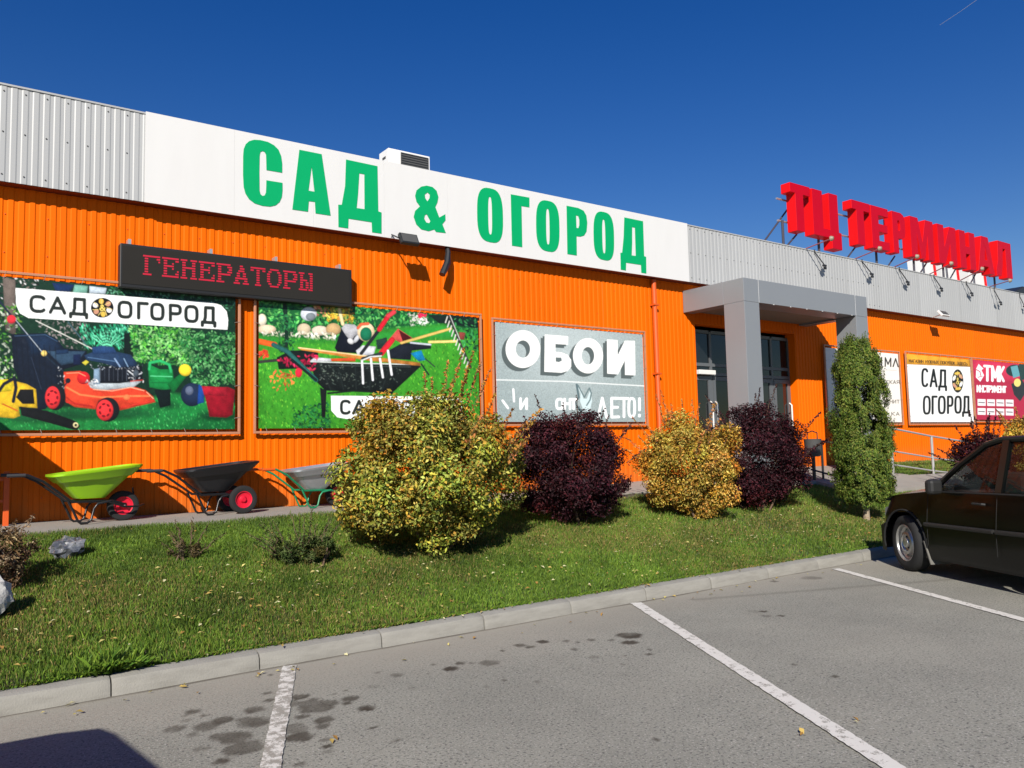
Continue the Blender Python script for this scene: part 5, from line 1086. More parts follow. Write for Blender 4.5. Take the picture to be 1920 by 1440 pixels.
# clipped conifer column
def thuja(base, w, h, n, seed):
    r = np.random.default_rng(seed); base = np.array(base)
    t = thing("thuja_tree", base, "narrow green thuja column on a pale trunk beside the dark car", "tree")
    z0 = .26; prof = lambda s: np.interp(s, [0, .06, .18, .40, .65, .85, .95, 1.0], [.45, .82, .97, 1.0, .90, .74, .50, .10]) * w / 2
    lum = 520; ls = r.uniform(.02, .98, lum); la = r.uniform(0, 6.28, lum); lrad = prof(ls) * r.uniform(.55, 1.0, lum)
    lc = np.stack([base[0] + lrad * np.cos(la), base[1] + lrad * np.sin(la), base[2] + z0 + ls * (h - z0)], 1); lr = r.uniform(.06, .13, lum)
    li = r.integers(0, lum, n); od = np.stack([np.cos(la), np.sin(la), 0 * la + .35], 1)[li]
    pos = lc[li] + sphere_dirs(n, r) * lr[li][:, None] * np.array([.9, .9, 1.5]) * r.uniform(.3, 1, (n, 1)) + od * .02
    V, F = [], []
    nrm = od + r.normal(0, .45, (n, 3)); nrm /= np.linalg.norm(nrm, axis=1, keepdims=True)
    ax = np.array([0, 0, .8]) + od * .6 + r.normal(0, .5, (n, 3)); ax -= nrm * (ax * nrm).sum(1, keepdims=True); ax /= np.linalg.norm(ax, axis=1, keepdims=True)
    sd = np.cross(nrm, ax); L = r.uniform(.022, .05, (n, 1)); Wd = L * .42
    V = np.stack([pos - ax * L * .5, pos + sd * Wd * .5, pos + ax * L * .6, pos - sd * Wd * .5], 1).reshape(-1, 3); k = np.arange(n) * 4
    F = np.concatenate([np.stack([k, k + 1, k + 2], 1), np.stack([k, k + 2, k + 3], 1)])
    pal = [c_(88, 110, 36), c_(70, 94, 32), c_(110, 128, 50), c_(56, 78, 30), c_(98, 112, 42), c_(118, 120, 52)]
    C = leaf_cols(n, pal, r, r.uniform(.75, 1.2, (lum, 1))[li])
    # airy tip
    tag(raw_mesh("crown", V, F, M['leaf'], t, C), kind="stuff")
    g = MB(); g.tube([base + (0, 0, -.1), base + (.01, 0, .25), base + (.0, .01, .8), base + (0, 0, h * .9)], .06, 8, r2=.01)
    for k in range(10):
        s = r.uniform(.0, .12); a = r.uniform(0, 6.28); p = base + np.array([0, 0, .22 + s * h]); g.tube([p, p + np.array([math.cos(a) * .3, math.sin(a) * .3, .14])], .012, 5, r2=.004)
    obj("trunk", g, M['bark'], t, smooth=50, world_space=True)
thuja(foot(12.05, 7.27), .90, 2.90, 110000, 77)

# grass
def grass():
    r = np.random.default_rng(55)
    def area(n, x0, x1, y0, y1, zf, h0, h1, wd):
        X = r.uniform(x0, x1, n); Y = r.uniform(y0, y1, n); return X, Y, zf(X, Y), r.uniform(h0, h1, n), np.full(n, wd)
    A = [area(430000, -1.2, 8.5, 6.225, 9.95, lawn_z, .020, .052, .0040), area(150000, 8.5, 18.0, 6.235, 9.6, lawn_z, .022, .052, .0065), area(26000, 18, 36, 6.25, 8.5, lawn_z, .05, .1, .014),
         area(26000, 17.65, 26, 9.66, 10.72, lambda X, Y: .76 + (Y - 9.62) * .21, .04, .09, .010)]
    # darker longer tufts here and there
    tc_ = np.stack([r.uniform(0, 13, 170), r.uniform(6.4, 9.7, 170)], 1); ti = r.integers(0, 170, 15000); tx_ = tc_[ti, 0] + r.normal(0, .07, 15000); ty_ = tc_[ti, 1] + r.normal(0, .06, 15000)
    A.append((tx_, ty_, lawn_z(tx_, ty_), r.uniform(.045, .09, 15000), np.full(15000, .0045)))
    # long tuft leaning over the kerb
    nt = 420; a = r.normal(1.0, .085, nt); A.append((a, r.normal(6.25, .03, nt), np.full(nt, .13), r.uniform(.12, .22, nt), np.full(nt, .0045)))
    ne = 15000; A.append((r.uniform(-1, 14, ne), r.normal(6.245, .018, ne), np.full(ne, .125), r.uniform(.03, .07, ne), np.full(ne, .0045)))
    X, Y, Z, H_, W_ = [np.concatenate(q) for q in zip(*A)]; n = len(X)
    pathy = (X > 14.1) & (Y > 8.5) & (Y < 9.62) & (X < 30); dens = soft_noise(X, Y, 2.2, 21)
    keep = ~pathy & (r.uniform(0, 1, n) < np.clip(.86 + .35 * dens, .35, 1))
    X, Y, Z, H_, W_ = X[keep], Y[keep], Z[keep], H_[keep], W_[keep]; n = len(X)
    tall = np.clip(1 + .45 * soft_noise(X, Y, 3.4, 31), .55, 1.6); H_ = H_ * tall
    a = r.uniform(0, 6.283, n); lean = r.normal(0, .42, n); la = r.uniform(0, 6.283, n)
    dx, dy = np.cos(a) * W_ / 2, np.sin(a) * W_ / 2
    tx, ty = np.sin(lean) * np.cos(la) * H_, np.sin(lean) * np.sin(la) * H_
    edge = Y < 6.275; ty = np.where(edge, -np.abs(H_) * r.uniform(.2, .9, n), ty)
    tz = np.cos(lean) * H_ * np.where(edge, .45, 1)
    V = np.stack([np.stack([X - dx, Y - dy, Z - .02], 1), np.stack([X + dx, Y + dy, Z - .02], 1), np.stack([X + dx*.6 + tx*.5, Y + dy*.6 + ty*.4, Z + tz * .62], 1), np.stack([X + tx, Y + ty, Z + tz], 1)], 1).reshape(-1, 3)
    k = np.arange(n) * 4; F = np.concatenate([np.stack([k, k + 1, k + 2], 1), np.stack([k, k + 2, k + 3], 1)])
    pal = np.array([c_(92, 118, 40), c_(78, 106, 36), c_(112, 134, 48), c_(64, 92, 34), c_(104, 124, 52)])
    c = pal[r.integers(0, 5, n)] * r.uniform(.70, 1.35, (n, 1)) * np.clip(1 + .45 * soft_noise(X, Y, 2.4, 77) + .30 * soft_noise(X, Y, 8.0, 78), .45, 1.5)[:, None] * np.array([1.0, 1.04, .84])
    dry = np.clip(.35 + 1.1 * soft_noise(X, Y, 1.7, 41) + .7 * np.exp(-(((X - 9.2) / 2.6) ** 2 + ((Y - 7.6) / .8) ** 2)) + .8 * np.exp(-(((X - .35) / .6) ** 2 + ((Y - 7.5) / .7) ** 2)), 0, 1) * .6
    isdry = r.uniform(0, 1, n) < dry * .55
    c = np.where(isdry[:, None], np.array(c_(150, 132, 78)) * r.uniform(.7, 1.2, (n, 1)), c)
    tag(raw_mesh("grass", V, F, M['grass'], None, np.repeat(np.clip(c, 0, 1), 4, 0)), kind="stuff")
grass()
# fallen leaves and crumbs
def fallen():
    r = np.random.default_rng(66); P = []
    for n, x0, x1, y0, y1, hgt in ((420, 0, 14, 6.3, 9.6, .055), (900, 0, 14, 6.3, 8.4, .06), (90, 4, 12, 6.3, 7.8, .06), (34, 0, 12, 6.09, 6.22, .004)):
        X = r.uniform(x0, x1, n); Y = r.uniform(y0, y1, n); P.append(np.stack([X, Y, (lawn_z(X, Y) if hgt > .01 else .14) + hgt * r.uniform(.6, 1.1, n)], 1))
    n = 46; X = r.uniform(0, 10, n); Y = KERB_Y - np.abs(r.normal(0, .16, n)) - .03; P.append(np.stack([X, Y, np.full(n, .014)], 1))
    for px, py in ((1605, 1352), (140, 1338), (127, 1321), (340, 1286), (1503, 1375), (622, 1388), (486, 1264)): q = on_z(px, py, .014); P.append(np.array([q, q + (.03, .02, .004)]))
    P = np.concatenate(P); V, F = leaf_mesh(P, np.tile([0, 0, 1.0], (len(P), 1)), .042, .55, r, flat=.35, up=.8)
    C = leaf_cols(len(P), [c_(206, 192, 120), c_(190, 176, 110), c_(214, 206, 160), c_(170, 130, 70), c_(186, 160, 90)], r)
    tag(raw_mesh("fallen_leaves", V, F, M['leaf'], None, C), kind="stuff")
fallen()
# low green juniper seedling, dry clump with stalks, rock, bag
bush("low_shrub", foot(3.05, 8.1), .80, .62, .34, 6000, [c_(92, 108, 52), c_(74, 94, 46), c_(112, 122, 72), c_(62, 80, 42)], .05, "low dark green shrub sunk in the grass left of the big yellow bush", 201, None, 26, ratio=.16, lumps=40, cat="shrub", lift=-.05, sprig_len=.22)
bush("dry_shrub", foot(.30, 8.25), .95, .8, .62, 5200, [c_(120, 92, 64), c_(96, 74, 52), c_(160, 138, 110), c_(80, 58, 46), c_(140, 112, 84)], .045, "dry brown shrub at the left edge above the pale rock", 202, None, 14, ratio=.3, lumps=50, cat="shrub", lift=-.05, sprig_len=.13)
bush("withered_shrub", foot(2.05, 8.62), .42, .3, .20, 900, [c_(84, 76, 48), c_(60, 56, 40), c_(110, 96, 64)], .04, "small withered shrub in the lawn below the black wheelbarrow", 203, None, 12, ratio=.2, lumps=16, cat="shrub", lift=-.04, sprig_len=.16)
def lumpy(rad, seed, n=3, squash=1.0, amp=.16):
    import bmesh
    bm = bmesh.new(); bmesh.ops.create_icosphere(bm, subdivisions=n, radius=1); r = np.random.default_rng(seed); D = sphere_dirs(9, r); A = r.uniform(.6, 1, 9)
    for v in bm.verts:
        c = np.array(v.co); s = 1.0
        for d, a in zip(D, A): s = min(s, a / max(.25, float(c @ d)) * .98)
        s *= 1 + amp * math.sin(7 * c[0] + seed) * math.sin(6 * c[1]) * math.sin(8 * c[2] + 1)
        v.co = Vector((c[0] * rad[0] * s, c[1] * rad[1] * s, c[2] * rad[2] * s))
    g = MB(); g.add([tuple(v.co) for v in bm.verts], [tuple(v.index for v in f.verts) for f in bm.faces]); bm.free(); return g
P = foot(.31, 7.55); g = lumpy((.17, .15, .22), 5); o = obj("rock", g, M['rock'], smooth=28); o.location = (P[0], P[1], P[2] + .12); tag(o, "pale grey rock at the left edge of the lawn below the dry shrub", "rock")
P = foot(1.02, 8.98); g = lumpy((.15, .12, .12), 9, amp=.3); o = obj("plastic_bag", g, M['plastic_bag'], smooth=24); o.location = (P[0], P[1], P[2] + .10); tag(o, "crumpled grey plastic bag lying on the grass below the green wheelbarrow", "bag")

# ------------------------------------------------------------------ wheelbarrows (origin under the stand foot, wheel towards +x)
def barrow(loc, label, tub_m, tube_m, kind, rz=0.0, scale=1.0, grip_m=None):
    t = thing("wheelbarrow", loc, label, "wheelbarrow", "wheelbarrows parked along the wall", rz=rz); t.scale = (scale,) * 3
    # tub: lofted rings from the floor to the rim, then back down inside
    def ring(s, ins=0.0):
        x0, x1 = -.06 - .25 * s + ins, .26 + .37 * s - ins; w = .17 + .16 * s - ins; zr, zf = .30 + .27 * s, .30 + .37 * s; pts = []
        for k in range(28):
            a = 2 * math.pi * k / 28; c, q = math.cos(a), math.sin(a); u = math.copysign(abs(c) ** .36, c); v = math.copysign(abs(q) ** .36, q)
            x = (x0 + x1) / 2 + u * (x1 - x0) / 2; pts.append((x, v * w * (1 - .10 * max(0, u)), zr + (zf - zr) * (u + 1) / 2 + ins * .6))
        return pts
    rings = [ring(s) for s in (0, .04, .25, .5, .70)] + [[((x - .14) * (1.05 + k) + .14, y * (1.12 + k), z) for x, y, z in ring(s)] for s, k in ((.70, 0), (.74, .01), (.97, .01))]
    lip = [[((x - .14) * 1.06 + .14, y * 1.13, z + dz) for x, y, z in ring(1.0)] for dz in (-.004, .022)]; inn = [[((x - .14) * .985 + .14, y * .96, z + .024) for x, y, z in ring(1.0)]] + [ring(s, .012) for s in (.8, .4, .05)]
    allr = rings + lip + inn; g = MB(); n = 28
    if kind == 'deep': allr = [[(x, y, z - .02) for x, y, z in q] for q in allr]
    vs = [p for q in allr for p in q]; fs = [(i*n + k, i*n + (k+1) % n, (i+1)*n + (k+1) % n, (i+1)*n + k) for i in range(len(allr) - 1) for k in range(n)]
    fs.append(tuple(range(n - 1, -1, -1))); fs.append(tuple((len(allr) - 1) * n + k for k in range(n)))
    g.add(vs, fs); obj("tub", g, tub_m, t, smooth=50)
    yb = .20
    for s in (-1, 1):
        g = MB(); g.tube([(-.72, s * .27, .60), (-.58, s * .27, .60), (-.42, s * .26, .52), (-.12, s * yb, .27), (.10, s * .18, .265), (.34, s * .12, .25), (.50, s * .07, .20)] if kind != 'twin' else
                         [(-.72, s * .27, .60), (-.58, s * .27, .60), (-.42, s * .26, .52), (-.10, s * yb, .27), (.20, s * .19, .27), (.42, s * .19, .19)], .016, 8)
        obj("frame_tube", g, tube_m, t, smooth=50)
        g = MB(); g.tube([(-.78, s * .27, .60), (-.60, s * .27, .60)], .021, 10); obj("grip", g, grip_m or M['grip'], t, smooth=40)
        g = MB(); g.tube([(-.16, s * yb, .29), (-.10, s * yb, .16), (-.05, s * yb, .04), (-.02, s * yb, .016), (.05, s * yb, .016), (.09, s * yb, .05), (.12, s * yb, .18), (.16, s * yb, .235), (.30, s * .19, .26)], .014, 8); obj("leg", g, tube_m, t, smooth=50)
    if kind == 'single':
        g = MB(); g.tube([(.28, .19, .25), (.46, .15, .18), (.62, .10, .17), (.72, .0, .19), (.62, -.10, .17), (.46, -.15, .18), (.28, -.19, .25)], .012, 8); g.tube([(.60, .05, .40), (.62, .02, .20)], .010, 6); obj("front_guard", g, tube_m, t, smooth=50)
    wheels = [(.48, 0.0, .185)] if kind != 'twin' else [(.42, -.25, .185), (.42, .25, .185)]
    g = MB(); g.tube([(wheels[0][0], -.27 if kind == 'twin' else -.09, .185), (wheels[0][0], .27 if kind == 'twin' else .09, .185)], .012, 8); obj("axle", g, M['steel'], t, smooth=40)
    for c in wheels:
        g = MB(); R = .183; g.lathe([(R - .075, -.030), (R - .035, -.043), (R - .008, -.034), (R, -.012), (R, .012), (R - .008, .034), (R - .035, .043), (R - .075, .030)], c, 'y', 36); wh = obj("wheel", g, M['rubber'], t, smooth=50)
        g = MB(); g.lathe([(R - .072, -.034), (R - .082, -.030), (R - .088, -.012), (.05, -.006), (.030, -.028), (.028, -.036), (.001, -.036)], c, 'y', 32); g.lathe([(R - .072, .034), (R - .082, .030), (R - .088, .012), (.05, .006), (.030, .028), (.028, .036), (.001, .036)], c, 'y', 32); obj("rim", g, M['rim_red'], wh, smooth=40)
    return t
Bz = float(walk_z(1.4, 10.8))
def bx(px, py): return on_z(px, py, Bz)
xa, xb, xc = at(152, 978, 10.72)[0], at(391, 962, 10.78)[0], at(584, 948, 10.85)[0]
barrow((xa, 10.88, Bz), "lime green wheelbarrow with a single red wheel, leftmost by the wall", M['tub_green'], M['tube_black'], 'single', rz=.06)
barrow((xb, 10.98, Bz), "black plastic wheelbarrow with two red wheels, middle by the wall", M['tub_black'], M['tube_black'], 'twin', rz=.05)
barrow((xc, 11.02, Bz), "grey wheelbarrow on green tubing half hidden behind the big yellow bush", M['tub_zinc'], M['tube_green'], 'deep', rz=.03, scale=.94, grip_m=M['orange_dark'])
# spare small wheels leaning at the wall behind the barrows
for px, py, y in ((313, 933, 11.25), (500, 915, 11.2)):
    P = at(px, py, y); g = MB(); g.tube([(P[0], y, Bz), (P[0], y, P[2] + .12)], .05, 10); g.lathe([(.001, 0), (.06, .0), (.06, .03), (.001, .03)], (P[0], y, P[2] + .10), 'z', 12)
# orange shelter frame standing at the left end (unseen panel added and shaped to throw the shade)
sh = thing("shade_shelter", (-.9, 10.6, .8), "orange post with an added shade panel at the left end of the wall", "shelter")
P = on_z(10, 990, .80); 
for (x, y) in ((P[0], P[1]), (-2.2, P[1])):
    g = MB(); g.box(x - .03, y - .03, .80, x + .03, y + .03, 1.46); obj("post", g, M['orange_dark'], sh, bevel=.004, world_space=True)
g = MB(); g.box(-2.2, P[1] - .02, 1.35, P[0] + .02, P[1] + .02, 1.39); g.box(-2.2, P[1] - .02, 1.10, P[0] + .02, P[1] + .02, 1.13); obj("rail", g, M['orange_dark'], sh, world_space=True)
g = MB(); g.add([(-2.6, 10.3, 3.6), (-.45, 10.3, 2.95), (.28, 10.3, 2.32), (.28, 10.3, 1.75), (-.3, 10.3, 1.70), (-.3, 10.3, .80), (-2.6, 10.3, .80)] + [(-2.6, 10.36, 3.6), (-.45, 10.36, 2.95), (.28, 10.36, 2.32), (.28, 10.36, 1.75), (-.3, 10.36, 1.70), (-.3, 10.36, .80), (-2.6, 10.36, .80)],
    [(6, 5, 4, 1, 0), (4, 3, 2, 1), (7, 8, 11, 12, 13), (8, 9, 10, 11)] + [(i, (i + 1) % 7, 7 + (i + 1) % 7, 7 + i) for i in range(7)]); obj("shade_panel", g, M['orange_dark'], sh, world_space=True)
# dark red post for the litter bin at the apron edge
P = on_z(1517, 905, .78)
lb = thing("litter_bin", (P[0] + .12, P[1] + .1, .80), "small dark litter bin on the apron behind the right purple bush", "litter bin")
cx, cy = at(1524, 840, P[1] + .12)[0], P[1] + .12
zb = at(1524, 856, cy)[2]; zt = at(1524, 823, cy)[2]
g = MB(); g.lathe([(.001, zb), (.13, zb), (.155, zb + .05), (.165, zt - .03), (.175, zt), (.15, zt), (.14, zb + .06), (.001, zb + .05)], (cx, cy, 0), 'z', 20); obj("bin_body", g, M['dark_grille'], lb, smooth=40, world_space=True)
g = MB(); g.tube([(cx - .17, cy, zt), (cx - .17, cy, zt + .12), (cx, cy, zt + .16), (cx + .17, cy, zt + .12), (cx + .17, cy, zt)], .012, 6); g.tube([(cx, cy, .78), (cx, cy, zb + .01)], .035, 10); obj("stand", g, M['black_metal'], lb, smooth=40, world_space=True)
# ramp rails
YR = 9.58
def rail_set(name, pts_top, posts, label, Y, m):
    t = thing(name, (posts[0][0], Y, posts[0][2]), label, "handrail")
    g = MB(); g.tube(pts_top, .022, 8); obj("top_rail", g, m, t, smooth=40, world_space=True)
    g = MB(); g.tube([(x, y, z - .50) for x, y, z in pts_top], .018, 8); obj("middle_rail", g, m, t, smooth=40, world_space=True)
    g = MB(); g.tube([(x, y, z - .80) for x, y, z in pts_top], .018, 8); obj("low_rail", g, m, t, smooth=40, world_space=True)
    for (x, y, z0, z1) in posts: g = MB(); g.tube([(x, y, z0), (x, y, z1)], .032, 10); obj("post", g, m, t, smooth=40, world_space=True)
A, B, Cc = at(1660, 801, YR), at(1746, 818, YR), at(1846, 834, YR)
sl = (Cc[2] - B[2]) / (Cc[0] - B[0]); E_ = np.array([25.5, YR, B[2] + sl * (25.5 - B[0])])
rail_set("ramp_handrail", [A, B, Cc, E_], [(A[0] + .2, YR, .70, A[2]), (B[0], YR, .66, B[2]), (B[0] + 2.75, YR, .60, B[2] + sl * 2.75), (E_[0], YR, .50, E_[2])], "grey tube handrail along the ramp behind the dark car", YR, M['rail'])
P1, P2 = at(1540, 827, 9.75), at(1585, 833, 9.2)
g = thing("entrance_handrail", (P1[0], 9.7, .78), "dark handrail between the litter bin and the thuja", "handrail")
o = MB(); o.tube([P1, P2, (P2[0] + .6, 8.7, P2[2] - .12)], .020, 8); obj("top_rail", o, M['black_metal'], g, smooth=40, world_space=True)
o = MB(); Q1, Q2 = at(1520, 880, 9.72), at(1568, 893, 9.3); o.tube([Q1, Q2, (Q2[0] + .6, 8.8, Q2[2] - .12)], .018, 8); obj("low_rail", o, M['black_metal'], g, smooth=40, world_space=True)
for x, y, z in (tuple(P1), (P2[0] + .6, 8.7, P2[2] - .12)): o = MB(); o.tube([(x, y, .62), (x, y, z)], .024, 8); obj("post", o, M['black_metal'], g, smooth=40, world_space=True)

# ------------------------------------------------------------------ car (x forward from the front axle, y left, z up)
def car(paint, label, loc, heading, name="parked_car", steer=0.0, glass=None):
    glass = glass or M['car_glass']
    t = thing(name, loc, label, "car", rz=heading)
    XF, XB, HW, RW, WB = .70, -3.25, .86, .335, 2.45
    def plan(z):
        """plan outline from the middle of the nose along the left side to the tail, half"""
        fr = .10 * (1 if z > .62 else 0); xf = XF - fr - (.10 * max(0, z - .75) / .2 if z > .75 else 0); hw = HW - .02 - .10 * max(0, z - .68) ** 1.4 - .05 * max(0, .42 - z)
        pts = []
        for k in range(9): a = k / 8 * math.pi / 2; pts.append((xf - .32 + .32 * math.cos(a) ** .62 if k < 8 else xf - .32, hw * (.86 * math.sin(a) ** .75 if k < 8 else .86) + hw * .14 * (k / 8)))
        n = 64
        for k in range(1, n + 1): pts.append((xf - .32 + (XB + .25 - xf + .32) * k / n, hw * (1 + .012 * math.sin(math.pi * k / n))))
        for k in range(1, 7): a = k / 6 * math.pi / 2; pts.append((XB + .25 - .25 * math.sin(a), hw * (1 - .22 * (1 - math.cos(a)))))
        pts.append((XB, 0.0)); return pts
    def belt(x): return np.interp(x, [-3.3, -1.5, -.5, .2, .7], [1.04, 1.02, .985, .90, .76])
    def ybody(x, z):
        q = plan(z); i_ = min(range(9, len(q) - 8), key=lambda k: abs(q[k][0] - x)); j_ = min(range(9), key=lambda k: abs(q[k][0] - x)); return q[i_][1] if x < q[8][0] else q[j_][1]
    levels = [.20, .26, .32, .38, .44, .50, .56, .60, .64, .70, .76, .82, .88, .94, 1.0]
    def in_arch(x, z): return any(math.hypot(x - a, z - RW) < .395 for a in (0, -WB))
    def pos(k, z, s):
        x, y = plan(z)[k]; top = belt(x); zz = .20 + (z - .20) * (top - .20) / .80; return (x, s * y, zz)
    nk = len(plan(.5)); body, bumpF, bumpR = MB(), MB(), MB(); doorF, doorR = {1: MB(), -1: MB()}, {1: MB(), -1: MB()}
    for s in (1, -1):
        for a, b in zip(levels[:-1], levels[1:]):
            for k in range(nk - 1):
                q = [pos(k, a, s), pos(k + 1, a, s), pos(k + 1, b, s), pos(k, b, s)]
                cx_ = sum(p[0] for p in q) / 4; cz = sum(p[2] for p in q) / 4
                if in_arch(cx_, cz) and abs(q[0][1]) > .6: continue
                f = (0, 1, 2, 3) if s > 0 else (3, 2, 1, 0); f = f[::-1]
                tgt = (bumpF if cx_ > 0 else bumpR) if (a < .60 and (cx_ > .30 or cx_ < -2.98)) else (doorF if (-1.52 < cx_ < -.47 and cz > .36) else doorR if (-2.42 < cx_ < -1.53 and cz > .36) else body)
                (tgt[s] if isinstance(tgt, dict) else tgt).add(q, [f])
    # bonnet, cowl and a flat deck under the cabin
    rows = []
    for x in np.linspace(XF - .22, -.62, 14):
        hw = HW * .965 * (1 if x < .25 else 1 - .42 * ((x - .25) / .45) ** 2); zc = np.interp(x, [-.62, .1, .35, .48], [1.055, .985, .895, .80])
        rows.append([(x, hw * u, zc - (zc - float(belt(x)) + .004) * abs(u) ** 3) for u in np.linspace(-1, 1, 13)])
    body.grid(rows)
    body.add([(-.60, -.82, 1.0), (-.60, .82, 1.0), (XB, .78, 1.04), (XB, -.78, 1.04)], [(0, 1, 2, 3)])
    # roof and pillars
    def cab(x, u, zr=1.60): return (x, .63 * u, zr - .05 * abs(u) ** 3 - np.interp(x, [-3.05, -2.6, -1.7, -1.42, -1.30], [.05, .0, 0.0, .015, .045]))
    body.grid([[cab(x, u) for u in np.linspace(1, -1, 13)] for x in np.linspace(-1.30, -3.05, 14)]); body.grid([[(p[0], p[1], p[2] - .03) for p in (cab(x, u) for u in np.linspace(-1, 1, 13))] for x in np.linspace(-1.30, -3.05, 14)])
    def bar(a, b, w, dpt): 
        A_, B_ = Vector(a), Vector(b); d = (B_ - A_).normalized(); n_ = d.cross(Vector((0, 1, 0))).normalized(); s_ = Vector((0, 1, 0)); vs = []
        for P_ in (A_, B_): vs += [P_ + n_ * w + s_ * dpt, P_ - n_ * w + s_ * dpt, P_ - n_ * w - s_ * dpt, P_ + n_ * w - s_ * dpt]
        return vs, [(0, 1, 5, 4), (1, 2, 6, 5), (2, 3, 7, 6), (3, 0, 4, 7), (0, 3, 2, 1), (4, 5, 6, 7)]
    for s in (1, -1):
        body.tube([(-.52, s * .80, 1.0), (-.90, s * .73, 1.30), (-1.22, s * .655, 1.515), (-1.42, s * .625, 1.565), (-2.2, s * .618, 1.575), (-2.9, s * .625, 1.545), (-3.05, s * .66, 1.48), (-3.18, s * .78, 1.05)], .034, 8)
        for (xb_, xt, w_) in ((-1.52, -1.50, .045), (-2.42, -2.36, .05)): body.add(*bar((xb_, s * .80, 1.0), (xt, s * .635, 1.56), w_, .022))
    body.tube([(-1.30, -.62, 1.55), (-1.30, .62, 1.55)], .03, 6); body.tube([(-.56, -.78, 1.02), (-.56, .78, 1.02)], .03, 6); body.tube([(-3.17, -.76, 1.05), (-3.17, .76, 1.05)], .03, 6)
    bo = obj("body", body, paint, t, smooth=38, weld=True)
    obj("front_bumper", bumpF, M['car_plastic'], t, smooth=40, weld=True); obj("rear_bumper", bumpR, M['car_plastic'], t, smooth=40, weld=True)
    for nm, mb in (("front_door", doorF), ("rear_door", doorR)):
        hx = -1.30 if nm == "front_door" else -2.28
        for s in (1, -1):
            o = obj(nm, mb[s], paint, t, smooth=38, weld=True)
            g = MB(); g.tube([(hx - .09, s * .862, .885), (hx - .07, s * .885, .89), (hx + .07, s * .885, .89), (hx + .09, s * .862, .885)], .014, 6); obj("handle", g, M['car_plastic'], o, smooth=40)
    # glass: windscreen, tailgate and side panes
    gl_ = lambda pts: (lambda g: (g.add(pts, [tuple(range(len(pts)))]), g)[1])(MB())
    obj("windscreen", gl_([(-.58, -.77, 1.04), (-.58, .77, 1.04), (-1.28, .615, 1.55), (-1.28, -.615, 1.55)]), glass, t); obj("rear_window", gl_([(-3.17, .74, 1.08), (-3.17, -.74, 1.08), (-3.06, -.6, 1.5), (-3.06, .6, 1.5)]), glass, t)
    for s in (1, -1):
        for pts in ([(-.62, .795, 1.0), (-.95, .718, 1.31), (-1.30, .640, 1.535), (-1.47, .628, 1.55), (-1.48, .800, 1.0)], [(-1.57, .80, 1.0), (-1.54, .628, 1.555), (-2.32, .625, 1.555), (-2.37, .80, 1.0)], [(-2.47, .80, 1.02), (-2.41, .625, 1.55), (-2.95, .645, 1.50), (-3.12, .775, 1.06)]):
            q = [(x, s * y, z) for x, y, z in pts]; obj("side_window", gl_(q), glass, t)
        g = MB(); g.tube([(-.60, s * .86, .985), (-1.5, s * .865, 1.005), (-3.1, s * .85, 1.03)], .011, 6); obj("window_strip", g, M['car_plastic'], t, smooth=40)
        g = MB(); g.tube([(-.43, s * .875, .60), (-1.50, s * .882, .615)], .026, 6); g.tube([(-1.54, s * .882, .615), (-2.05, s * .878, .625)], .026, 6); obj("side_moulding", g, M['car_plastic'], t, smooth=60)
        for x in (-.465, -1.525):
            g = MB(); g.tube([(x, s * .871, .36), (x, s * .874, .6), (x - .01, s * .862, .80), (x - .015, s * .845, .975)], .0035, 4); obj("door_seam", g, M['car_dark'], t)
        g = MB(); m4 = Matrix.Translation((-.74, s * .96, 1.05)) @ Matrix.Rotation(s * .15, 4, 'Z'); g.M = m4; g.box(-.055, -.085, -.085, .05, .10, .085); obj("mirror", g, M['car_plastic'], t, bevel=.04)
        g = MB(); g.tube([(.40 * math.cos(a), s * (ybody(.40 * math.cos(a), RW + .40 * math.sin(a)) + .002), RW + .40 * math.sin(a)) for a in np.linspace(-.2, 3.4, 24)], .012, 6); obj("arch_lip", g, M['car_dark'], t, smooth=50)
        g = MB(); g.tube([(-WB + .40 * math.cos(a), s * (ybody(-WB + .40 * math.cos(a), RW + .40 * math.sin(a)) + .002), RW + .40 * math.sin(a)) for a in np.linspace(-.3, 3.4, 24)], .012, 6); obj("arch_lip", g, M['car_dark'], t, smooth=50)
        g = MB(); g.add([(-.36, s * .60, .40), (-.36, s * .86, .40), (-.46, s * .86, .14), (-.46, s * .60, .14), (-.375, s * .60, .40), (-.375, s * .86, .40), (-.475, s * .86, .14), (-.475, s * .60, .14)], [(0, 1, 2, 3), (7, 6, 5, 4), (1, 5, 6, 2), (0, 3, 7, 4), (3, 2, 6, 7)]); obj("mud_flap", g, M['flap'], t)
        g = MB(); hl = [(.60, s * .52, .62), (.545, s * .70, .62), (.40, s * .80, .63), (.40, s * .79, .73), (.53, s * .68, .73), (.575, s * .52, .73)]; g.add([(x + .012, y * 1.012, z) for x, y, z in hl], [(0, 1, 4, 5), (1, 2, 3, 4)]); obj("headlight", g, M['lamp_glass'], t, smooth=60)
    g = MB(); g.box(-3.0, -.62, .19, .45, .62, .62); obj("underside", g, M['car_dark'], t)
    g = MB(); g.box(-1.62, .12, .8, -1.30, .58, 1.22); g.box(-1.62, -.58, .8, -1.30, -.12, 1.22); g.box(-2.5, -.6, .8, -2.2, .6, 1.15); g.box(-1.02, -.74, .82, -.70, .74, 1.0); obj("seat", g, M['seat'], t, bevel=.05)
    g = MB(); g.tube([(-1.02 + .0, .37 + .16 * math.cos(a), .98 + .15 * math.sin(a)) for a in np.linspace(0, 6.283, 19)[:-1]], .014, 6, closed=True); obj("steering_wheel", g, M['car_dark'], t, smooth=50)
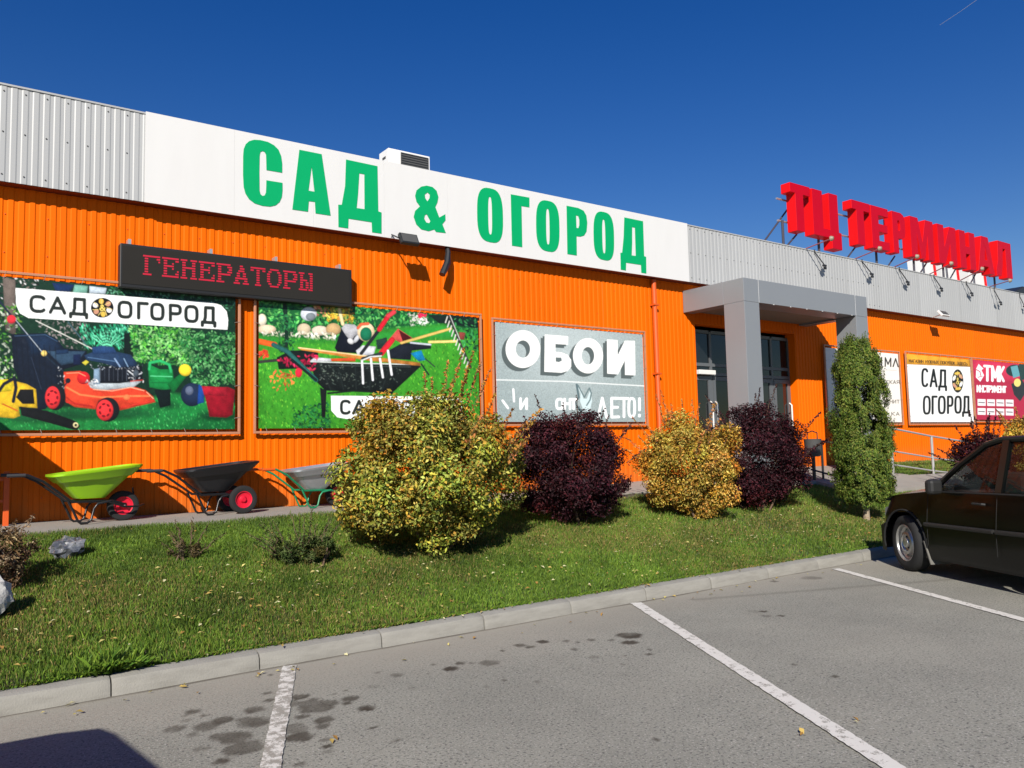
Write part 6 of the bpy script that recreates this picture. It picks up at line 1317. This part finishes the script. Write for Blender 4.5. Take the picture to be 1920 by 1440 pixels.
    for (x, s, st_) in ((0, 1, steer), (0, -1, steer), (-WB, 1, 0), (-WB, -1, 0)):
        R = RW; Mx = Matrix.Translation((x, s * .745, R)) @ Matrix.Rotation(st_, 4, 'Z') @ Matrix.Scale(s, 4, (0, 1, 0))
        g = MB(); g.M = Mx; g.lathe([(.20, -.10), (R - .03, -.10), (R - .004, -.075), (R, -.05), (R, .05), (R - .004, .075), (R - .03, .098), (R - .075, .105), (.222, .092), (.215, .06)], (0, 0, 0), 'y', 44); wh = obj("wheel", g, M['rubber'], t, smooth=40)
        g = MB(); g.M = Mx; g.lathe([(.224, .088), (.216, .094), (.205, .085), (.198, .05), (.172, .030), (.150, .045), (.135, .075), (.105, .082), (.088, .060), (.070, .055), (.058, .085), (.040, .090), (.001, .090)], (0, 0, 0), 'y', 44); ri = obj("rim", g, M['wheel_silver'], wh, smooth=35)
        g = MB(); g.M = Mx
        for k in range(10): a = k * .6283; g.lathe([(.015, .0), (.001, .003)], (.160 * math.cos(a), .0395, .160 * math.sin(a)), 'y', 10)
        for k in range(5): a = k * 1.2566 + .3; g.lathe([(.010, 0), (.009, .014), (.001, .016)], (.073 * math.cos(a), .058, .073 * math.sin(a)), 'y', 8)
        obj("rim_detail", g, M['car_dark'], wh)
    return t
HA = math.radians(26.0)
hd = np.array([math.sin(HA), math.cos(HA)]); Pw = on_z(1706, 1070, 0)[:2]; nl = np.array([-hd[1], hd[0]])
Pw = Pw - nl * .80 
car(M['car_paint'], "dark dusty off road car parked nose to the kerb at the right", (Pw[0], Pw[1], 0), math.pi / 2 - HA, steer=-.16)
HB = math.radians(-7.0)
car(M['car_silver'], "silver car left of the camera whose shadow falls at the lower left", (-1.72, 4.66, 0), math.pi / 2 - HB, glass=M['car_glass_dark'])

# contrail high in the sky
def far(px, py, D): d = ray(px, py); return EYE + d / np.linalg.norm(d) * D
g = MB(); g.tube([far(1762, 47, 9000), far(1800, 22, 9000), far(1834, -2, 9000)], 1.3, 6, r2=1.8); tag(obj("contrail", g, M['contrail']), "thin white contrail high in the blue sky", "contrail")
